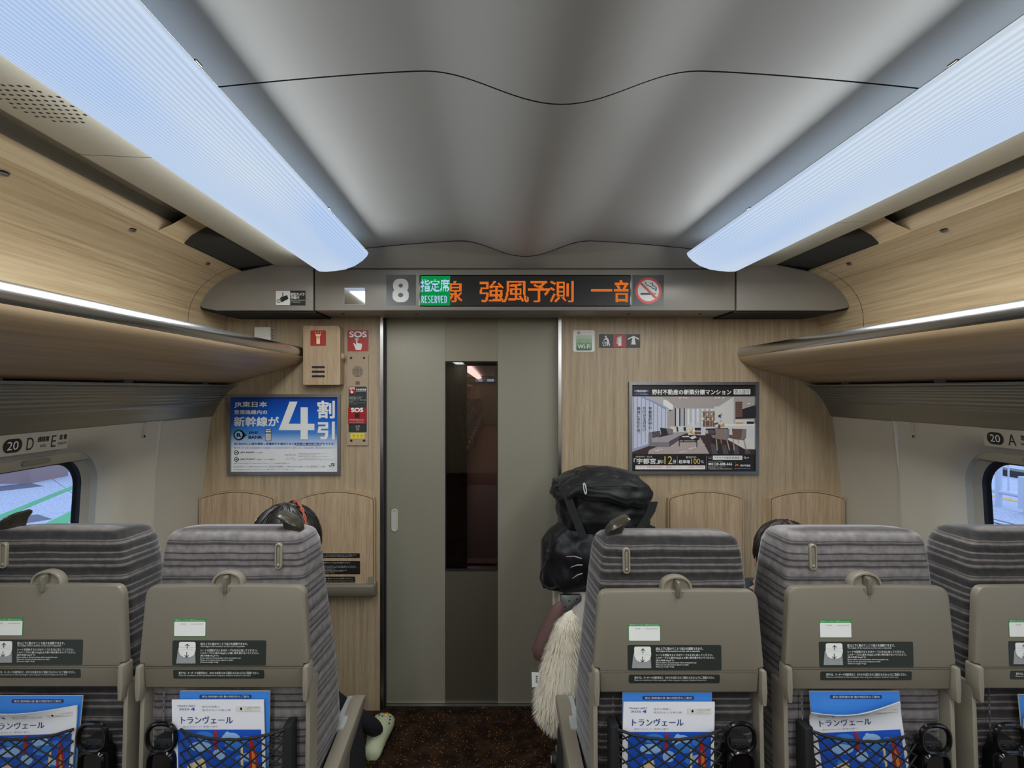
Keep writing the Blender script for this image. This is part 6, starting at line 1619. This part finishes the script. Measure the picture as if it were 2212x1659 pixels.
# ------------------------------------------------------------------ vestibule and next carriage seen through the door window
mb = MB(); mb.box(-1.4, 1.6, 2.84, 5.12, -0.03, 0.0, 'door_low'); mb.build('floor_vestibule', kind='structure', label='dark vestibule floor behind the sliding door')
mb = MB()
mb.box(-1.42, -1.38, 2.84, 5.12, 0, 2.15, 'oak_dark'); mb.box(1.58, 1.62, 2.84, 5.12, 0, 2.15, 'oak_dark'); mb.build('wall_vestibule', kind='structure', label='dark panelled side walls of the vestibule')
mb = MB(); mb.box(-1.4, 1.6, 2.84, 9.27, 2.12, 2.16, 'ceiling_gap'); mb.build('ceiling_vestibule', kind='structure', label='dark vestibule ceiling')
mb = MB(); mb.box(-1.4, -0.235, 5.10, 5.15, 0, 2.12, 'oak_dark')
w = mb.build('wall_partition', kind='structure', label='dark wood partition beside the gangway opening')
mb = MB(); mb.box(0.55, 1.6, 5.10, 5.15, 0, 2.12, 'oak_dark'); mb.build('partition_panel', w)
for xs_, m_ in (((-0.385, -0.345), 'steel_dull'), ((-0.30, -0.285), 'steel_dull'), ((-0.243, -0.232), 'steel')):
    mb = MB(); mb.box(xs_[0], xs_[1], 5.085, 5.10, 0, 2.12, m_); mb.build('trim_strip', w)
mb = MB(); mb.tube([(-0.272, 5.095, 1.31), (-0.272, 5.05, 1.30), (-0.272, 5.05, 0.58), (-0.272, 5.095, 0.57)], 0.016, 'steel_dull', 8); mb.build('door_handle', w)
mb = MB(); mb.box(-0.44, -0.235, 5.08, 5.10, 0.05, 0.22, 'black'); mb.build('kick_plate', w)
mb = MB(); mb.box(-1.0, 1.0, 5.12, 9.25, -0.03, 0.0, 'floor_dark'); fl = mb.build('floor_gangway', kind='structure', label='dark glossy gangway floor between the carriages')
mb = MB(); mb.box(-0.5, 0.6, 5.05, 5.20, 0.0, 0.012, 'plate_beige'); mb.build('threshold', fl)
mb = MB(); mb.box(-0.95, -0.90, 5.15, 9.25, 0, 2.12, 'oak_dark'); mb.box(0.95, 1.0, 5.15, 9.25, 0, 2.12, 'oak_dark'); mb.build('wall_gangway', kind='structure', label='dark side walls of the gangway')
mb = MB(); mb.box(-1.5, -0.47, 9.25, 9.30, 0, 2.3, 'oak_dark'); w2 = mb.build('wall_far_entry', kind='structure', label='dark wall round the entry of the next carriage')
mb = MB(); mb.box(0.50, 1.8, 9.25, 9.30, 0, 2.3, 'oak_dark'); mb.build('partition_panel', w2)
mb = MB(); mb.box(-0.47, 0.50, 9.25, 9.30, 1.95, 2.3, 'header_shade'); mb.build('lintel', w2)
YN0, YN1 = 9.30, 26.0
mb = MB(); mb.box(CX - 1.6, CX + 1.6, YN0 - 0.05, YN1, -0.03, 0.0, 'carpet_far'); mb.build('floor_far', kind='structure', label='carpet of the next carriage aisle')
mb = MB(); mb.extr(CEILP, YN0, YN1, 'ceiling'); mb.extr([(CX - 1.6, 2.12), (CX - 0.9, 2.152)], YN0, YN1, 'ceiling'); mb.extr([(CX + 0.9, 2.152), (CX + 1.6, 2.12)], YN0, YN1, 'ceiling')
cf_ = mb.build('ceiling_far', kind='structure', label='pale ceiling of the next carriage')
for s_ in (-1, 1):
    mb = MB(); lp = lens_profile(); mb.extr([(CX + s_ * a, z) for a, z in lp], YN0 + 0.1, YN1 - 0.4, 'lens_far')
    mb.build('ceiling_light', label='glowing ceiling light strip in the next carriage on the %s' % ('two-seat side' if s_ < 0 else 'three-seat side'), cat='ceiling light', group='next carriage light strips')
    X = lambda a: CX + s_ * a
    mb = MB(); mb.extr([(X(a), z) for a, z in [(1.6, 2.12), (1.447, 1.9), (1.447, 1.75), (1.05, 1.75), (1.05, 1.71), (1.4, 1.59), (1.5, 1.43), (1.55, 1.0)]], YN0, YN1, 'oak_bin')
    w3 = mb.build('wall_far_' + ('left' if s_ < 0 else 'right'), kind='structure', label='window wall of the next carriage, %s-seat side' % ('two' if s_ < 0 else 'three'))
    for k in range(16):
        yc = YN0 + 0.55 + 1.04 * k
        mb = MB(); lo = [(wx(s_, z, 0.0), y, z) for y, z in rrect(yc - 0.52, 0.0, yc + 0.52, 1.45, 0.001, 5)]; li = [(wx(s_, z, 0.03), y, z) for y, z in rrect(yc - 0.27, 0.74, yc + 0.27, 1.31, 0.11, 5)]
        mb.rings([lo, li], 'cream'); mb.build('wall_panel', w3)
mb = MB(); mb.box(CX - 1.6, CX + 1.6, YN1, YN1 + 0.05, 0, 2.3, 'oak_wall'); we = mb.build('wall_far_end', kind='structure', label='end wall of the next carriage')
mb = MB(); mb.box(-0.52, 0.32, YN1 - 0.02, YN1, 0, 1.9, 'door_metal'); mb.build('far_door', we)
hd = empty('far_header', (CX, YN1 - 0.3, 1.9), label='dark header with number 9 and lit displays at the far end of the next carriage', cat='header')
mb = MB(); mb.prism([(CX - 1.4, 1.9), (CX + 1.4, 1.9), (CX + 1.35, 2.05), (CX + 1.1, 2.2), (CX - 1.1, 2.2), (CX - 1.35, 2.05)], lambda x, z, h: (x, YN1 - h, z), 0, 0.3, 'header', 0.01); mb.build('body', hd)
ff = lambda d: (lambda x, y, l: (x, d - 0.002 * l, y))
mb = MB(); sh = Sheet(mb, lambda x, y, l: Vector((P(x, y, YN1 - 0.3).x, YN1 - 0.302 - 0.002 * l, P(x, y, YN1 - 0.3).z)))
sh.text('9', 1027, 818.5, 1031, 824.5, 'white', 1, 0.04); mb.build('number', hd, sharp=0)
for a_, b_ in ((1032.5, 1042), (1052.5, 1067)):
    mb = MB(); sh = Sheet(mb, lambda x, y, l: Vector((P(x, y, YN1 - 0.3).x, YN1 - 0.302 - 0.002 * l, P(x, y, YN1 - 0.3).z))); sh.rect(a_, 818.8, b_, 824.2, 'led_cyan', 1); mb.build('lit_display', hd, sharp=0)
# seats of the next carriage: simple copies, one object each
def far_seat_mesh():
    mb = MB()
    mb.rings(loft_sub([[(x, y - 0.03, z) for x, y, z in r] for r in back_rings()], 1), 'moquette_dark', True, True, True)
    mk_cushion(mb, 'moquette_dark'); mk_frame(mb)
    mb.prism([(x, s) for x, s in tray_outline()], lambda x, s, h: TP(x, s, h), -0.022, 0.0, 'tray')
    mk_rest(mb, 1, False)
    return mb.mesh('next_carriage_seat', 40)
fm = far_seat_mesh()
ORD = ('first', 'second', 'third', 'fourth', 'fifth', 'sixth', 'seventh', 'eighth', 'ninth', 'tenth', 'eleventh', 'twelfth', 'thirteenth', 'fourteenth', 'fifteenth')
for k in range(15):
    for xs_ in (-0.69, -1.16):
        o = link('next_carriage_seat', fm, None, label='dark %s seat in the next carriage, %s row from its far header' % ('aisle' if xs_ > -1 else 'window', ORD[14 - k]), cat='seat', group='seats in the next carriage')
        o.location = (xs_, 9.75 + 1.04 * k, 0)
# ------------------------------------------------------------------ platforms outside the windows
ZP = -0.06
def gp(px, py, z=ZP):
    d = (CZ - z) * F / (py - VY); return ((px - VX) / F * d, d)
mb = MB(); mb.box(-14.0, -1.78, -12, 20, ZP - 0.3, ZP - 0.02, 'kerb'); pl = mb.build('floor_platform_left', kind='structure', label='paved station platform outside the two-seat side')
mb = MB(); mb.prism([(-0.62, -0.62), (0.62, -0.62), (0.62, 0.62), (-0.62, 0.62)], lambda x, y, h: (x, y, h), -0.019, 0.0, 'paving'); slab = mb.mesh('slab', 30)
rz = math.radians(45)
for i in range(-12, 13):
    for j in range(-12, 13):
        x = -7.2 + (i - j) * 1.25 * 0.7071; y = 8.6 + (i + j) * 1.25 * 0.7071
        if -12.6 < x < -2.9 and -4 < y < 16:
            o = link('slab', slab, pl, local=True); o.location = (x, y, ZP); o.rotation_euler = (0, 0, rz)
def stripe(a, b, w, m, parent, name):
    a, b = Vector(a), Vector(b); d = (b - a).normalized(); n = Vector((-d.y, d.x)) * w / 2
    mb = MB(); mb.face([(q.x, q.y, ZP + 0.003) for q in (a - n, b - n, b + n, a + n)], m); mb.build(name, parent, sharp=0)
stripe((-5.35, 4.4), (-6.78, 8.8), 0.13, 'line_green', pl, 'green_line'); stripe((-6.78, 8.8), (-7.7, 11.8), 0.13, 'line_green', pl, 'green_line')
stripe((-4.55, 4.4), (-5.9, 8.9), 0.24, 'line_green', pl, 'green_line'); stripe((-4.75, 4.6), (-5.05, 7.6), 0.14, 'line_orange', pl, 'orange_line')
for px, py, s_ in ((46, 1124, 0.34), (32, 1052, 0.42)):
    x, y = gp(px, py); mb = MB(); mb.face([(x + s_ * math.cos(a), y + s_ * math.sin(a), ZP + 0.002) for a in (0.2, 0.2 + PI / 2, 0.2 + PI, 0.2 + 1.5 * PI)], 'stone_dark'); mb.build('dark_tile', pl, sharp=0)
x, y = gp(60, 1045)
mb = MB(); mb.box(x - 0.9, x + 0.02, y, y + 0.9, ZP, 2.6, 'platform_wall'); t = mb.build('platform_pillar', label='pinkish tiled pillar standing on the platform outside the window', cat='pillar')
mb = MB(); mb.box(x - 0.905, x + 0.025, y - 0.006, y, ZP, 2.6, 'platform_wall'); mb.build('facing', t)
mb = MB(); mb.box(-14, -13.0, -12, 20, ZP, 3.2, 'platform_wall'); mb.build('wall_platform_left', kind='structure', label='wall at the back of the platform')
mb = MB(); mb.prism([(-10.6, 9.2), (-7.0, 13.6), (-7.2, 13.9), (-10.9, 9.5)], lambda a, b, h: (a, b, h), ZP, ZP + 0.42, 'kerb'); mb.build('platform_kerb', label='low dark kerb wall behind the pillar on the platform', cat='kerb')
mb = MB(); mb.box(1.98, 14.0, -12, 20, ZP - 0.3, ZP - 0.02, 'kerb'); pr_ = mb.build('floor_platform_right', kind='structure', label='paved station platform outside the three-seat side')
mb = MB(); mb.prism([(-0.745, -0.745), (0.745, -0.745), (0.745, 0.745), (-0.745, 0.745)], lambda x, y, h: (x, y, h), -0.019, 0.0, 'paving'); slab2 = mb.mesh('slab', 30)
for i in range(7):
    for j in range(11):
        o = link('slab', slab2, pr_, local=True); o.location = (3.2 + 1.5 * i, 1.5 + 1.5 * j, ZP)
stripe((6.08, 3), (6.12, 12), 0.05, 'gasket', pr_, 'dark_line'); stripe((6.24, 3), (6.28, 12), 0.04, 'stone_dark', pr_, 'dark_line'); stripe((7.62, 3), (7.62, 14), 0.16, 'line_orange', pr_, 'yellow_line')
mb = MB(); mb.box(9.6, 9.9, -6, 18, ZP, ZP + 0.12, 'gasket'); mb.build('far_kerb', pr_)
t = empty('platform_fence', (7.05, 8.0, ZP), label='pale tubular fence standing on the platform outside the window', cat='fence')
for k in range(6):
    y = 4.9 + 1.5 * k
    mb = MB(); mb.tube([(7.05, y, ZP), (7.05, y, 1.25)], 0.042, 'rail_white', 12); mb.build('post', t)
for z, r in ((0.14, 0.032), (1.15, 0.032)):
    mb = MB(); mb.tube([(7.05, 4.5, z), (7.05, 13, z)], r, 'rail_white', 10); mb.build('rail', t)
for k in range(26):
    y = 4.75 + 0.3 * k
    if abs((y - 4.9) % 1.5) < 0.06: continue
    mb = MB(); mb.tube([(7.05, y, 0.14), (7.05, y, 1.15)], 0.011, 'rail_white', 6); mb.build('bar', t)
mb = MB(); mb.box(6.9, 7.0, 6.9, 7.45, 0.0, 0.42, 'rail_white'); mb.box(6.93, 6.97, 6.95, 7.0, ZP, 0.0, 'rail_white'); mb.box(6.93, 6.97, 7.35, 7.4, ZP, 0.0, 'rail_white')
mb.build('platform_box', label='pale metal box beside the fence on the platform', cat='box')
